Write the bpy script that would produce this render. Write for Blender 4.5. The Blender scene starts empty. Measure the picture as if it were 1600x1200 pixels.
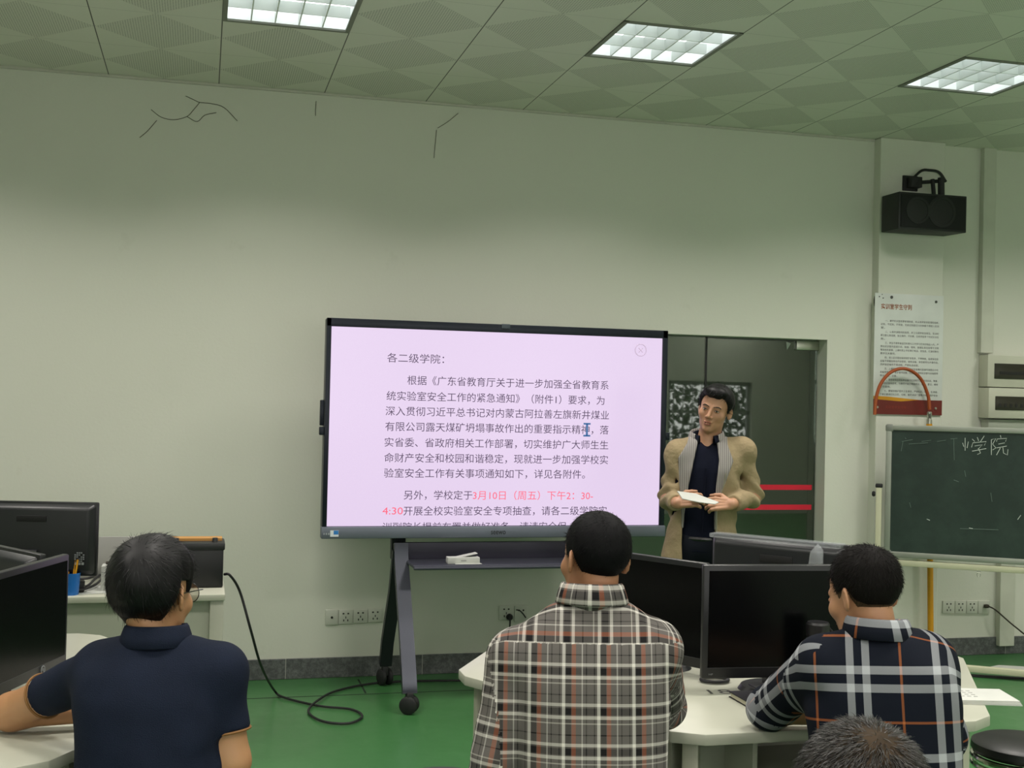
import bpy, bmesh, math, random
import numpy as np
from mathutils import Vector, Matrix, Euler
random.seed(7); RNG = np.random.default_rng(7)
PI = math.pi
sc = bpy.context.scene
COL = sc.collection
# ------------------------------------------------------------------ camera
CAM = Vector((0.5533, -7.0815, 1.6489)); YAW, PITCH, ROLL, FPX = 0.2515, 0.0124, 0.0229, 1880.5
_f = Vector((math.sin(YAW)*math.cos(PITCH), math.cos(YAW)*math.cos(PITCH), math.sin(PITCH)))
_r0 = Vector((math.cos(YAW), -math.sin(YAW), 0)); _u0 = _r0.cross(_f)
_r = math.cos(ROLL)*_r0 + math.sin(ROLL)*_u0; _u = -math.sin(ROLL)*_r0 + math.cos(ROLL)*_u0
cam = bpy.data.cameras.new('camera'); cam.sensor_fit = 'HORIZONTAL'; cam.sensor_width = 36; cam.lens = 36*FPX/1600
cam.clip_start = 0.05
camo = bpy.data.objects.new('camera', cam); COL.objects.link(camo)
camo.matrix_world = Matrix(((_r.x, _u.x, -_f.x, CAM.x), (_r.y, _u.y, -_f.y, CAM.y), (_r.z, _u.z, -_f.z, CAM.z), (0, 0, 0, 1)))
sc.camera = camo
def ray(x, y): return _f + _r*((x-800)/FPX) - _u*((y-600)/FPX)
def at(x, y, d): return CAM + ray(x, y)*d                       # a measured photo point at distance d along the view
def onz(x, y, z): D = ray(x, y); return CAM + D*((z-CAM.z)/D.z)  # ... on a level plane
def ony(x, y, Y): D = ray(x, y); return CAM + D*((Y-CAM.y)/D.y)  # ... on a plane parallel to the front wall
# ------------------------------------------------------------------ view, world
sc.view_settings.view_transform = 'Standard'; sc.view_settings.look = 'None'
sc.view_settings.exposure = 0.0; sc.view_settings.gamma = 1.0; sc.view_settings.use_curve_mapping = False
w = bpy.data.worlds.new('world'); sc.world = w; w.use_nodes = True
bg = w.node_tree.nodes['Background']; bg.inputs[0].default_value = (1.0, 0.97, 0.95, 1); bg.inputs[1].default_value = 3.2
LAMP_W, LAMP_SPREAD, TUBE_E = 22.5, 135.0, 1.6
LAMP_COL = (1.0, 0.94, 0.88)
# ------------------------------------------------------------------ materials
def lin(c): return tuple(((v/255)/12.92 if v/255 <= 0.04045 else ((v/255+0.055)/1.055)**2.4) for v in c)
MATS = {}
class NT:
    """a small helper round one material's node tree"""
    def __init__(s, name):
        s.m = bpy.data.materials.new(name); s.m.use_nodes = True; s.t = s.m.node_tree; s.b = s.t.nodes['Principled BSDF']
    def n(s, typ, **kw):
        nd = s.t.nodes.new(typ)
        for k, v in kw.items():
            if k in nd.inputs.keys(): nd.inputs[k].default_value = v
            else: setattr(nd, k, v)
        return nd
    def l(s, a, b): s.t.links.new(a, b)
    def math(s, op, a, b=None, c=None):
        nd = s.t.nodes.new('ShaderNodeMath'); nd.operation = op
        for i, v in enumerate((a, b, c)):
            if v is None: continue
            if isinstance(v, (int, float)): nd.inputs[i].default_value = v
            else: s.l(v, nd.inputs[i])
        return nd.outputs[0]
    def mix(s, f, a, b, bt='MIX'):
        nd = s.t.nodes.new('ShaderNodeMix'); nd.data_type = 'RGBA'; nd.blend_type = bt
        for sock, v in ((nd.inputs[0], f), (nd.inputs[6], a), (nd.inputs[7], b)):
            if isinstance(v, (int, float)): sock.default_value = v
            elif isinstance(v, tuple): sock.default_value = v + (1,) if len(v) == 3 else v
            else: s.l(v, sock)
        return nd.outputs[2]
def mat(name, c, rough=0.6, metal=0.0, spec=0.5, var=0.06, scale=6.0, bump=0.0, bscale=80.0, coat=0.0, emit=None, estr=0.0):
    """plain procedural material: colour with a little noise, optional fine bump"""
    if name in MATS: return MATS[name]
    k = NT(name); b = k.b; c = lin(c)
    b.inputs['Roughness'].default_value = rough; b.inputs['Metallic'].default_value = metal
    b.inputs['Specular IOR Level'].default_value = spec; b.inputs['Coat Weight'].default_value = coat
    tc = k.n('ShaderNodeTexCoord')
    if var > 0:
        nz = k.n('ShaderNodeTexNoise', Scale=scale, Detail=4.0); k.l(tc.outputs['Object'], nz.inputs['Vector'])
        r = k.n('ShaderNodeMapRange'); r.inputs[1].default_value = 0.3; r.inputs[2].default_value = 0.7
        r.inputs[3].default_value = 1-var; r.inputs[4].default_value = 1+var
        k.l(nz.outputs[0], r.inputs[0])
        col = k.mix(1.0, c, r.outputs[0], 'MULTIPLY'); k.l(col, b.inputs['Base Color'])
    else: b.inputs['Base Color'].default_value = c + (1,)
    if bump > 0:
        n2 = k.n('ShaderNodeTexNoise', Scale=bscale, Detail=3.0); k.l(tc.outputs['Object'], n2.inputs['Vector'])
        bp = k.n('ShaderNodeBump', Strength=bump, Distance=0.01); k.l(n2.outputs[0], bp.inputs['Height']); k.l(bp.outputs[0], b.inputs['Normal'])
    if emit is not None:
        b.inputs['Emission Color'].default_value = lin(emit) + (1,); b.inputs['Emission Strength'].default_value = estr
    MATS[name] = k.m
    return k.m
# ------------------------------------------------------------------ mesh helpers
def bm_new(): return bmesh.new()
def merge(bm, t, M=None):
    if M is not None: bmesh.ops.transform(t, matrix=M, verts=t.verts)
    me = bpy.data.meshes.new('tmp'); t.to_mesh(me); t.free(); bm.from_mesh(me); bpy.data.meshes.remove(me)
def box(bm, lo, hi, bev=0.0, M=None, seg=2):
    t = bmesh.new(); bmesh.ops.create_cube(t, size=1.0)
    s = [hi[i]-lo[i] for i in range(3)]; c = [(hi[i]+lo[i])/2 for i in range(3)]
    for v in t.verts: v.co = Vector((v.co.x*s[0]+c[0], v.co.y*s[1]+c[1], v.co.z*s[2]+c[2]))
    if bev > 0: bmesh.ops.bevel(t, geom=t.edges[:], offset=min(bev, min(abs(q) for q in s)*0.45), segments=seg, affect='EDGES', profile=0.5)
    merge(bm, t, M); return bm
def B(lo, hi, bev=0.0, M=None): return box(bm_new(), lo, hi, bev, M)
def tube(bm, pts, r, n=8, caps=True, flat=1.0):
    pts = [Vector(p) for p in pts]; rs = r if isinstance(r, (list, tuple)) else [r]*len(pts)
    rings = []; prev = None
    for i, p in enumerate(pts):
        d = (pts[min(i+1, len(pts)-1)] - pts[max(i-1, 0)]).normalized()
        if prev is None:
            a = Vector((0, 0, 1)) if abs(d.z) < 0.9 else Vector((1, 0, 0)); e1 = d.cross(a).normalized()
        else: e1 = (prev - d*prev.dot(d)).normalized()
        prev = e1; e2 = d.cross(e1)
        rings.append([bm.verts.new(p + rs[i]*(math.cos(2*PI*k/n)*e1 + flat*math.sin(2*PI*k/n)*e2)) for k in range(n)])
    for a, b in zip(rings, rings[1:]):
        for k in range(n): bm.faces.new((a[k], a[(k+1) % n], b[(k+1) % n], b[k]))
    if caps: bm.faces.new(rings[0][::-1]); bm.faces.new(rings[-1])
    return bm
def smooth_path(pts, n=8):
    """Catmull-Rom through the points"""
    P = [Vector(p) for p in pts]; P = [2*P[0]-P[1]] + P + [2*P[-1]-P[-2]]; out = []
    for i in range(1, len(P)-2):
        for k in range(n):
            t = k/n; a, b, c, d = P[i-1], P[i], P[i+1], P[i+2]
            out.append(0.5*((2*b) + (c-a)*t + (2*a-5*b+4*c-d)*t*t + (3*b-a-3*c+d)*t**3))
    out.append(P[-2]); return out
def lathe(bm, prof, n=32, M=None):
    t = bmesh.new(); rings = []
    for r, z in prof:
        rings.append([t.verts.new((max(r, 1e-4)*math.cos(2*PI*k/n), max(r, 1e-4)*math.sin(2*PI*k/n), z)) for k in range(n)])
    for a, b in zip(rings, rings[1:]):
        for k in range(n): t.faces.new((a[k], a[(k+1) % n], b[(k+1) % n], b[k]))
    t.faces.new(rings[0][::-1]); t.faces.new(rings[-1]); merge(bm, t, M); return bm
def prism(bm, poly, z0, z1, bev=0.0, M=None):
    t = bmesh.new(); a = [t.verts.new((x, y, z0)) for x, y in poly]; b = [t.verts.new((x, y, z1)) for x, y in poly]; n = len(poly)
    t.faces.new(a[::-1]); t.faces.new(b)
    for i in range(n): t.faces.new((a[i], a[(i+1) % n], b[(i+1) % n], b[i]))
    bmesh.ops.recalc_face_normals(t, faces=t.faces[:])
    if bev > 0: bmesh.ops.bevel(t, geom=t.edges[:], offset=bev, segments=2, affect='EDGES', profile=0.5)
    merge(bm, t, M); return bm
def wmat(o):
    M = Matrix.LocRotScale(o.location, o.rotation_euler, o.scale)
    return (wmat(o.parent) @ o.matrix_parent_inverse @ M) if o.parent else M
def link(name, me, m, parent=None, world=False, smooth=False):
    o = bpy.data.objects.new(name, me); COL.objects.link(o)
    if m is not None and not me.materials: me.materials.append(m)
    if parent is not None:
        o.parent = parent
        if world: o.matrix_parent_inverse = wmat(parent).inverted()
    if smooth:
        me.polygons.foreach_set('use_smooth', [True]*len(me.polygons))
        if smooth == 'auto':
            try: me.set_sharp_from_angle(angle=0.6)
            except Exception: pass
    return o
def obj(name, bm, m, parent=None, world=False, smooth='auto'):
    bmesh.ops.recalc_face_normals(bm, faces=bm.faces[:])
    me = bpy.data.meshes.new(name); bm.to_mesh(me); bm.free()
    return link(name, me, m, parent, world, smooth)
def tag(o, label, cat, group=None, kind=None):
    if label: o['label'] = label
    if cat: o['category'] = cat
    if group: o['group'] = group
    if kind: o['kind'] = kind
    return o
def thing(name, label, cat, loc=(0, 0, 0), rz=0.0, group=None):
    o = bpy.data.objects.new(name, None); COL.objects.link(o); o.location = loc; o.rotation_euler = (0, 0, rz); o.empty_display_size = 0.1
    return tag(o, label, cat, group)
def solo(name, bm, m, label, cat, group=None, smooth='auto'):
    """a thing that is one mesh: its origin goes to the middle of its base"""
    vs = [v.co for v in bm.verts]; lo = Vector([min(v[i] for v in vs) for i in range(3)]); hi = Vector([max(v[i] for v in vs) for i in range(3)])
    c = Vector(((lo.x+hi.x)/2, (lo.y+hi.y)/2, lo.z)); bmesh.ops.translate(bm, verts=bm.verts, vec=-c)
    o = obj(name, bm, m, smooth=smooth); o.location = c
    return tag(o, label, cat, group)
def struct(name, bm, m, parent=None, smooth=False):
    o = obj(name, bm, m, parent, smooth=smooth)
    if parent is None: o['kind'] = 'structure'
    return o
def dup(root, loc, rz, label, group=None):
    r = root.copy(); COL.objects.link(r); r.location = loc; r.rotation_euler = (0, 0, rz); r['label'] = label
    if group: r['group'] = group
    for ch in list(root.children):
        c = ch.copy(); COL.objects.link(c); c.parent = r
        for g in ch.children:
            d = g.copy(); COL.objects.link(d); d.parent = c
    return r
def text_mesh(s, thin=0.0, bold=0.0, depth=0.0):
    cu = bpy.data.curves.new('t', 'FONT'); cu.body = s; cu.size = 1.0; cu.offset = bold - thin; cu.extrude = depth; cu.resolution_u = 3
    o = bpy.data.objects.new('t', cu); COL.objects.link(o)
    dg = bpy.context.evaluated_depsgraph_get(); dg.update()
    me = bpy.data.meshes.new_from_object(o.evaluated_get(dg)); bpy.data.objects.remove(o); bpy.data.curves.remove(cu)
    return me
def text_bm(s, M, width=None, height=None, thin=0.0, bold=0.0, depth=0.0, bm=None):
    """text fitted to a width (and em height), left-bottom at the origin of M, in M's xy plane"""
    me = text_mesh(s, thin, bold, depth); t = bmesh.new(); t.from_mesh(me); bpy.data.meshes.remove(me)
    xs = [v.co.x for v in t.verts]; x0, x1 = min(xs), max(xs); h = height or 1.0
    sx = (width/(x1-x0)) if width else h
    for v in t.verts: v.co = Vector(((v.co.x-x0)*sx, v.co.y*h, v.co.z*h))
    bm = bm or bmesh.new(); merge(bm, t, M); return bm
def frame_xz(o, xdir=(1, 0, 0), zdir=(0, 0, 1)):
    """matrix whose local x runs along xdir, local y along zdir (for writing on upright faces)"""
    x = Vector(xdir).normalized(); y = Vector(zdir).normalized(); z = x.cross(y)
    return Matrix(((x.x, y.x, z.x, o[0]), (x.y, y.y, z.y, o[1]), (x.z, y.z, z.z, o[2]), (0, 0, 0, 1)))
# ------------------------------------------------------------------ the room
H = 3.412; XL, XR, YB = -3.0, 9.6, -9.4
def wall_material():
    k = NT('wall paint'); b = k.b; b.inputs['Roughness'].default_value = 0.55; b.inputs['Specular IOR Level'].default_value = 0.3
    tc = k.n('ShaderNodeTexCoord'); n1 = k.n('ShaderNodeTexNoise', Scale=0.9, Detail=3.0); k.l(tc.outputs['Object'], n1.inputs['Vector'])
    n2 = k.n('ShaderNodeTexNoise', Scale=3.5, Detail=6.0, Roughness=0.7); k.l(tc.outputs['Object'], n2.inputs['Vector'])
    f = k.n('ShaderNodeMapRange'); f.inputs[1].default_value = 0.62; f.inputs[2].default_value = 0.80; f.inputs[4].default_value = 0.35; k.l(n2.outputs[0], f.inputs[0])
    c1 = k.mix(n1.outputs[0], lin((206, 208, 195)), lin((212, 214, 202)))
    k.l(k.mix(f.outputs[0], c1, lin((178, 178, 160))), b.inputs['Base Color'])
    n3 = k.n('ShaderNodeTexNoise', Scale=60.0, Detail=3.0); k.l(tc.outputs['Object'], n3.inputs['Vector'])
    bp = k.n('ShaderNodeBump', Strength=0.06, Distance=0.01); k.l(n3.outputs[0], bp.inputs['Height']); k.l(bp.outputs[0], b.inputs['Normal'])
    return k.m
WALL = wall_material()
def ceiling_material():
    k = NT('ceiling tiles'); b = k.b; b.inputs['Roughness'].default_value = 0.42; b.inputs['Specular IOR Level'].default_value = 0.45
    tc = k.n('ShaderNodeTexCoord'); s = k.n('ShaderNodeSeparateXYZ'); k.l(tc.outputs['Object'], s.inputs[0])
    u = k.math('FRACT', k.math('DIVIDE', s.outputs[0], 0.6)); v = k.math('FRACT', k.math('DIVIDE', k.math('ADD', s.outputs[1], 0.03), 0.6))
    au = k.math('ABSOLUTE', k.math('SUBTRACT', u, 0.5)); av = k.math('ABSOLUTE', k.math('SUBTRACT', v, 0.5))
    dia = k.math('LESS_THAN', k.math('ADD', au, av), 0.5)                       # a perforated diamond in every tile
    hu = k.math('SUBTRACT', k.math('FRACT', k.math('MULTIPLY', s.outputs[0], 83.0)), 0.5); hv = k.math('SUBTRACT', k.math('FRACT', k.math('MULTIPLY', s.outputs[1], 83.0)), 0.5)
    hole = k.math('LESS_THAN', k.math('ADD', k.math('MULTIPLY', hu, hu), k.math('MULTIPLY', hv, hv)), 0.055)
    perf = k.math('MULTIPLY', dia, hole)
    gx = k.math('GREATER_THAN', au, 0.4955); gy = k.math('GREATER_THAN', av, 0.4975)
    nz = k.n('ShaderNodeTexNoise', Scale=1.3, Detail=3.0); k.l(tc.outputs['Object'], nz.inputs['Vector'])
    c = k.mix(nz.outputs[0], lin((214, 214, 202)), lin((224, 224, 214)))
    c = k.mix(k.math('MULTIPLY', dia, 0.10), c, lin((150, 150, 140)))
    c = k.mix(k.math('MULTIPLY', perf, 0.75), c, lin((60, 62, 55)))
    c = k.mix(k.math('MULTIPLY', gy, 0.45), c, lin((70, 70, 62)))
    c = k.mix(gx, c, lin((52, 50, 44)))
    k.l(c, b.inputs['Base Color'])
    return k.m
def floor_material():
    k = NT('green floor paint'); b = k.b; b.inputs['Roughness'].default_value = 0.30; b.inputs['Specular IOR Level'].default_value = 0.5
    tc = k.n('ShaderNodeTexCoord'); n1 = k.n('ShaderNodeTexNoise', Scale=1.4, Detail=4.0); k.l(tc.outputs['Object'], n1.inputs['Vector'])
    n2 = k.n('ShaderNodeTexNoise', Scale=7.0, Detail=6.0, Roughness=0.7); k.l(tc.outputs['Object'], n2.inputs['Vector'])
    f = k.n('ShaderNodeMapRange'); f.inputs[1].default_value = 0.60; f.inputs[2].default_value = 0.78; f.inputs[4].default_value = 0.30; k.l(n2.outputs[0], f.inputs[0])
    c = k.mix(n1.outputs[0], lin((50, 97, 53)), lin((60, 110, 62)))
    k.l(k.mix(f.outputs[0], c, lin((84, 120, 84))), b.inputs['Base Color'])
    r = k.n('ShaderNodeMapRange'); r.inputs[3].default_value = 0.24; r.inputs[4].default_value = 0.42; k.l(n2.outputs[0], r.inputs[0]); k.l(r.outputs[0], b.inputs['Roughness'])
    return k.m
FLOOR = floor_material(); CEIL = ceiling_material()
JOINT = mat('dark floor joint', (28, 40, 30), 0.8)
fl = bm_new(); box(fl, (XL, YB, -0.1), (XR, 0.2, 0.0)); struct('floor', fl, FLOOR)
fj = bm_new(); box(fj, (XL, -0.437, 0.0), (XR, -0.428, 0.0012)); box(fj, (1.466, -0.41, 0.0), (1.476, -0.08, 0.0012), M=None)
struct('trim_1', fj, JOINT)
# ceiling: one square per tile, left open where a light sits
LIGHTS = [(i, j) for j in (2, 6, 10, 14) for i in (-5, -2, 1, 4, 7, 10, 13) if XL < .6*i and .6*i+.6 < XR]
ce = bm_new(); vg = {}
def cv(x, y):
    q = (round(x, 4), round(y, 4))
    if q not in vg: vg[q] = ce.verts.new((q[0], q[1], H))
    return vg[q]
ys = [0.0] + [-0.03-0.6*j for j in range(0, 16)]
for i in range(-5, 16):
    for a, y0 in enumerate(ys[:-1]):
        y1 = ys[a+1]
        if (i, a-1) in LIGHTS: continue
        x0, x1 = .6*i, min(.6*i+.6, XR)
        ce.faces.new((cv(x0, y0), cv(x0, y1), cv(x1, y1), cv(x1, y0)))
o = struct('ceiling', ce, CEIL)
# front wall with the door opening, side walls, back wall with windows
DX0, DX1, DZ = 2.875, 4.487, 2.081
fw = bm_new(); box(fw, (XL-.2, 0, 0), (DX0, 0.22, H+.15)); box(fw, (DX1, 0, 0), (XR+.2, 0.22, H+.15)); box(fw, (DX0, 0, DZ), (DX1, 0.22, H+.15))
struct('wall_front', fw, WALL)
struct('wall_left', B((XL-.2, YB, 0), (XL, 0, H+.15)), WALL)
struct('wall_right', B((XR, YB, 0), (XR+.2, 0, H+.15)), WALL)
bw = bm_new(); WIN = [(-2.2, -0.4), (0.9, 2.7), (4.0, 5.6), (7.25, 8.6)]; zs0, zs1 = 0.90, 2.90
edges = [XL-.2]+[v for wnd in WIN for v in wnd]+[XR+.2]
for a in range(0, len(edges), 2): box(bw, (edges[a], YB-.2, 0), (edges[a+1], YB, H+.15))
ZT = [zs1, zs1, zs1, 1.98]
for (x0, x1), z1 in zip(WIN, ZT): box(bw, (x0, YB-.2, 0), (x1, YB, zs0)); box(bw, (x0, YB-.2, z1), (x1, YB, H+.15))
struct('wall_back', bw, WALL)
ALU = mat('window aluminium', (150, 155, 150), 0.4, 0.6)
for n, (x0, x1) in enumerate(WIN):
    f = bm_new()
    z1 = ZT[n]
    for q in (x0, (x0+x1)/2-.025, x1-.05): box(f, (q, YB-.12, zs0), (q+.05, YB-.06, z1))
    for q in (zs0, z1-.05, zs0+(z1-zs0)*.55): box(f, (x0, YB-.12, q), (x1, YB-.06, q+.05))
    for q in range(1, 9): tube(f, [(x0+(x1-x0)*q/9, YB-.17, zs0), (x0+(x1-x0)*q/9, YB-.17, z1)], 0.008, 6)
    struct('window_%d' % (n+1), f, ALU)
# a shrub outside the last window; the door glass mirrors it
sh = bm_new(); rg = random.Random(4)
for q in range(2600):
    c = Vector((rg.uniform(6.9, 9.1), rg.uniform(-10.6, -10.0), rg.uniform(0.05, 2.3))); s_ = rg.uniform(.04, .09)
    a_ = Vector((rg.gauss(0, 1), rg.gauss(0, 1), rg.gauss(0, 1))).normalized(); b_ = a_.orthogonal().normalized()
    sh.faces.new([sh.verts.new(c+v) for v in (a_*s_, b_*s_*.45, -a_*s_, -b_*s_*.45)])
tag(solo('shrub', sh, mat('shrub leaves', (58, 84, 50), .6, var=.3), 'dark leafy shrub outside the window, mirrored faintly in the door glass', 'shrub', smooth=False), None, None)
# plaster edge strip between wall and ceiling, stone skirting, pillar and white trunking
struct('trim_2', B((XL, -0.014, H-0.014), (4.80, 0.0, H-0.001)), mat('cornice strip', (190, 190, 178), 0.5))
def stone():
    k = NT('grey stone skirting'); b = k.b; b.inputs['Roughness'].default_value = 0.45
    tc = k.n('ShaderNodeTexCoord'); n1 = k.n('ShaderNodeTexNoise', Scale=38.0, Detail=5.0, Roughness=0.75); k.l(tc.outputs['Object'], n1.inputs['Vector'])
    r = k.n('ShaderNodeValToRGB'); k.l(n1.outputs[0], r.inputs[0])
    r.color_ramp.elements[0].position = 0.42; r.color_ramp.elements[0].color = lin((74, 76, 77))+(1,)
    r.color_ramp.elements[1].position = 0.75; r.color_ramp.elements[1].color = lin((120, 122, 122))+(1,)
    sx = k.n('ShaderNodeSeparateXYZ'); k.l(tc.outputs['Object'], sx.inputs[0])
    j = k.math('LESS_THAN', k.math('FRACT', k.math('DIVIDE', k.math('ADD', sx.outputs[0], -0.256), 0.8)), 0.006)
    k.l(k.mix(j, r.outputs[0], lin((150, 150, 145))), b.inputs['Base Color']); return k.m
STONE = stone()
sk = bm_new(); box(sk, (XL, -0.014, 0), (DX0, 0, 0.117), 0.003); box(sk, (DX1, -0.014, 0), (4.80, 0, 0.117), 0.003); box(sk, (4.80, -0.094, 0), (5.284, -0.08, 0.117), 0.003); box(sk, (5.284, -0.014, 0), (XR, 0, 0.117), 0.003)
struct('baseboard_front', sk, STONE)
struct('trim_3', B((4.804, -0.08, 0), (5.284, 0.02, H), 0.006), WALL)             # the pillar
WHITE = mat('white plastic trunking', (196, 198, 184), 0.5)
struct('trim_4', B((5.605, -0.045, 2.03), (5.70, 0, H), 0.004), WHITE)
struct('trim_5', B((5.785, -0.05, 0.06), (5.90, 0, 1.50), 0.004), WHITE)
# the glass door and what lies behind it
def glass_mat(name, tint, refl):
    k = NT(name); k.t.nodes.remove(k.b); out = k.t.nodes['Material Output']
    tr = k.n('ShaderNodeBsdfTransparent'); tr.inputs[0].default_value = lin(tint)+(1,)
    gl = k.n('ShaderNodeBsdfGlossy'); gl.inputs[0].default_value = (0.9, 0.95, 0.92, 1); gl.inputs['Roughness'].default_value = 0.02
    fr = k.n('ShaderNodeFresnel', IOR=1.5); mx = k.n('ShaderNodeMixShader')
    f = k.math('ADD', k.math('MULTIPLY', fr.outputs[0], 1.0), refl)
    k.l(f, mx.inputs[0]); k.l(tr.outputs[0], mx.inputs[1]); k.l(gl.outputs[0], mx.inputs[2]); k.l(mx.outputs[0], out.inputs[0]); return k.m
GLASS = glass_mat('tinted door glass', (206, 212, 204), 0.05)
STEEL = mat('brushed steel', (190, 190, 180), 0.3, 0.9)
BLACK = mat('black rubber', (22, 22, 24), 0.6)
dl = struct('door_1', B((DX0+.004, 0.115, 0.004), (3.686, 0.127, DZ-.004)), GLASS)
dr = struct('door_2', B((3.694, 0.115, 0.02), (DX1-.010, 0.127, DZ-.012)), GLASS)
obj('door_gap_seal', B((3.684, 0.112, 0.004), (3.696, 0.130, DZ-.002)), BLACK, dl)
p0, p1 = ony(1244, 532, .11), ony(1278, 549, .11)
obj('patch_fitting', B((p0.x, 0.100, p1.z+.005), (DX1-.002, 0.142, DZ-.006), 0.004), STEEL, dr)
p0, p1 = ony(1229, 534, .11), ony(1236, 547, .11)
obj('sticker_remnant', prism(bm_new(), [(p0.x, p0.z), (p1.x, p0.z-.01), (p0.x+.006, p1.z)], 0.0, 0.001, M=frame_xz((0, 0.1145, 0))), mat('old white sticker', (190, 195, 190)), dr)
RED = mat('red safety tape', (206, 22, 52), 0.4, var=0.02)
for ya, yb in ((757.5, 765.5), (788.5, 796.5)):
    za, zb = ony(1240, ya, .113).z, ony(1240, yb, .113).z
    obj('safety_stripe', B((3.75, 0.1125, zb), (DX1-.03, 0.1148, za)), RED, dr)
hb = bm_new(); tube(hb, [(3.80, 0.06, 0.80), (3.80, 0.06, 1.35)], 0.016, 10); tube(hb, [(3.80, 0.06, 0.9), (3.80, 0.115, 0.9)], 0.01, 8); tube(hb, [(3.80, 0.06, 1.25), (3.80, 0.115, 1.25)], 0.01, 8)
obj('pull_handle', hb, STEEL, dr)
struct('floor_corridor', B((1.5, 0.2, -0.1), (6.7, 3.2, -0.002)), mat('corridor terrazzo', (104, 108, 98), 0.6))
CL = bpy.data.lights.new('corridor_fill', 'AREA'); CL.shape = 'SQUARE'; CL.size = 0.8; CL.energy = 9.0; CL.color = (0.95, 1.0, 0.92); CLo = bpy.data.objects.new('corridor_fill', CL); COL.objects.link(CLo); CLo.location = (4.2, 1.5, 2.96)  # unseen fill light added to brighten the view through the door glass
CORR = mat('corridor plaster', (150, 156, 144), 0.8)
struct('wall_corridor', box(box(box(B((1.6, 3.0, 0), (6.6, 3.2, 3.2)), (1.5, 0.22, 0), (1.6, 3.2, 3.2)), (6.6, 0.22, 0), (6.7, 3.2, 3.2)), (1.5, 0.22, 3.0), (6.7, 3.2, 3.2)), CORR)
# ------------------------------------------------------------------ ceiling lights
LOUV = mat('louvre aluminium', (225, 230, 228), 0.25, 0.0, var=0.0)
FRAME = mat('light frame enamel', (120, 122, 112), 0.5)
k = NT('lit tube'); k.b.inputs['Emission Color'].default_value = (0.96, 1.0, 0.98, 1); k.b.inputs['Emission Strength'].default_value = TUBE_E; TUBE = k.m
REFL = mat('light reflector', (240, 242, 240), 0.4, var=0.0, emit=(235, 242, 245), estr=0.42)
def make_light():
    t = thing('ceiling_light', 'x', 'ceiling light')
    f = bm_new()
    for a in range(4):
        M = Matrix.Rotation(a*PI/2, 4, 'Z'); box(f, (-.3, -.3, -0.006), (.3, -.278, 0.004), M=M)
    obj('frame', f, FRAME, t)
    h = bm_new()
    for a in range(4):
        M = Matrix.Rotation(a*PI/2, 4, 'Z'); box(h, (-.285, -.285, 0.0), (.285, -.280, 0.11), M=M)
    box(h, (-.285, -.285, 0.105), (.285, .285, 0.112)); obj('reflector', h, REFL, t)
    lv = bm_new()
    for q in range(1, 5): box(lv, (-.28+.56*q/5-.003, -.28, 0.002), (-.28+.56*q/5+.003, .28, 0.055))
    for q in range(1, 3): box(lv, (-.28, -.28+.56*q/3-.003, 0.002), (.28, -.28+.56*q/3+.003, 0.055))
    obj('louvre', lv, LOUV, t)
    for q in (-.187, 0, .187):
        obj('tube', tube(bm_new(), [(-.27, q, .08), (.27, q, .08)], 0.012, 8), TUBE, t)
    return t
LABEL = {(1, 2): 'lit square louvred ceiling light cut by the top edge, above left of the screen', (4, 2): 'lit square louvred ceiling light in the middle, wholly in view above the screen',
         (7, 2): 'lit square louvred ceiling light above the wall speaker, cut by the right edge'}
first = None
for n, (i, j) in enumerate(LIGHTS):
    loc = (.6*i+.3, -.03-.6*j-.3, H)
    lab = LABEL.get((i, j), 'lit square louvred ceiling light further back in the room, out of the picture')
    if first is None: first = make_light(); first.location = loc; first['label'] = lab; first['group'] = 'recessed ceiling lights'
    else: dup(first, loc, 0, lab, 'recessed ceiling lights')
    L = bpy.data.lights.new('lamp', 'AREA'); L.shape = 'SQUARE'; L.size = 0.5; L.energy = LAMP_W; L.color = LAMP_COL; L.spread = math.radians(LAMP_SPREAD)
    lo = bpy.data.objects.new('ceiling_light_lamp', L); COL.objects.link(lo); lo.location = (loc[0], loc[1], H-0.008)
# ------------------------------------------------------------------ big screen on its stand
TVX0, TVX1, TVZ0, TVZ1, TVY = 1.195, 3.165, 0.872, 2.066, -0.52
NAVYBLK = mat('screen bezel blue black', (20, 26, 38), 0.35, 0.3)
BARGREY = mat('screen lower bar grey metal', (106, 112, 124), 0.4, 0.3)
PINK = mat('lit screen', (20, 20, 20), 0.25, var=0.0, emit=(229, 209, 238), estr=1.0)
INK = mat('screen text ink', (58, 46, 66), 0.6, var=0.0, emit=(70, 55, 84), estr=0.9)
REDINK = mat('screen red text', (200, 60, 80), 0.6, var=0.0, emit=(214, 96, 122), estr=0.9)
GREYINK = mat('screen grey icon', (150, 135, 155), 0.6, var=0.0, emit=(176, 158, 182), estr=0.9)
tv = thing('interactive_display', 'large black framed screen showing a pink page of Chinese text, on a rolling stand', 'screen', (2.18, TVY, TVZ0))
sx0, sx1 = ony(514, 660, TVY).x, ony(1031, 680, TVY).x; sz1 = ony(519, 510, TVY).z; sz0 = ony(509, 822, TVY).z
bz = bm_new(); box(bz, (TVX0, TVY-.004, TVZ0+.03), (TVX1, TVY+.085, TVZ1), 0.008)
obj('housing', bz, NAVYBLK, tv, True)
fr = bm_new()
for lo, hi in (((TVX0, TVZ0+.05), (sx0, TVZ1)), ((sx1, TVZ0+.05), (TVX1, TVZ1)), ((TVX0, sz1), (TVX1, TVZ1)), ((TVX0, TVZ0+.05), (TVX1, sz0))):
    box(fr, (lo[0], TVY-.018, lo[1]), (hi[0], TVY-.003, hi[1]), 0.003)
obj('bezel', fr, NAVYBLK, tv, True)
obj('lower_bar', B((TVX0-.004, TVY-.030, TVZ0), (TVX1+.004, TVY+.04, TVZ0+.064), 0.006), BARGREY, tv, True)
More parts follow.
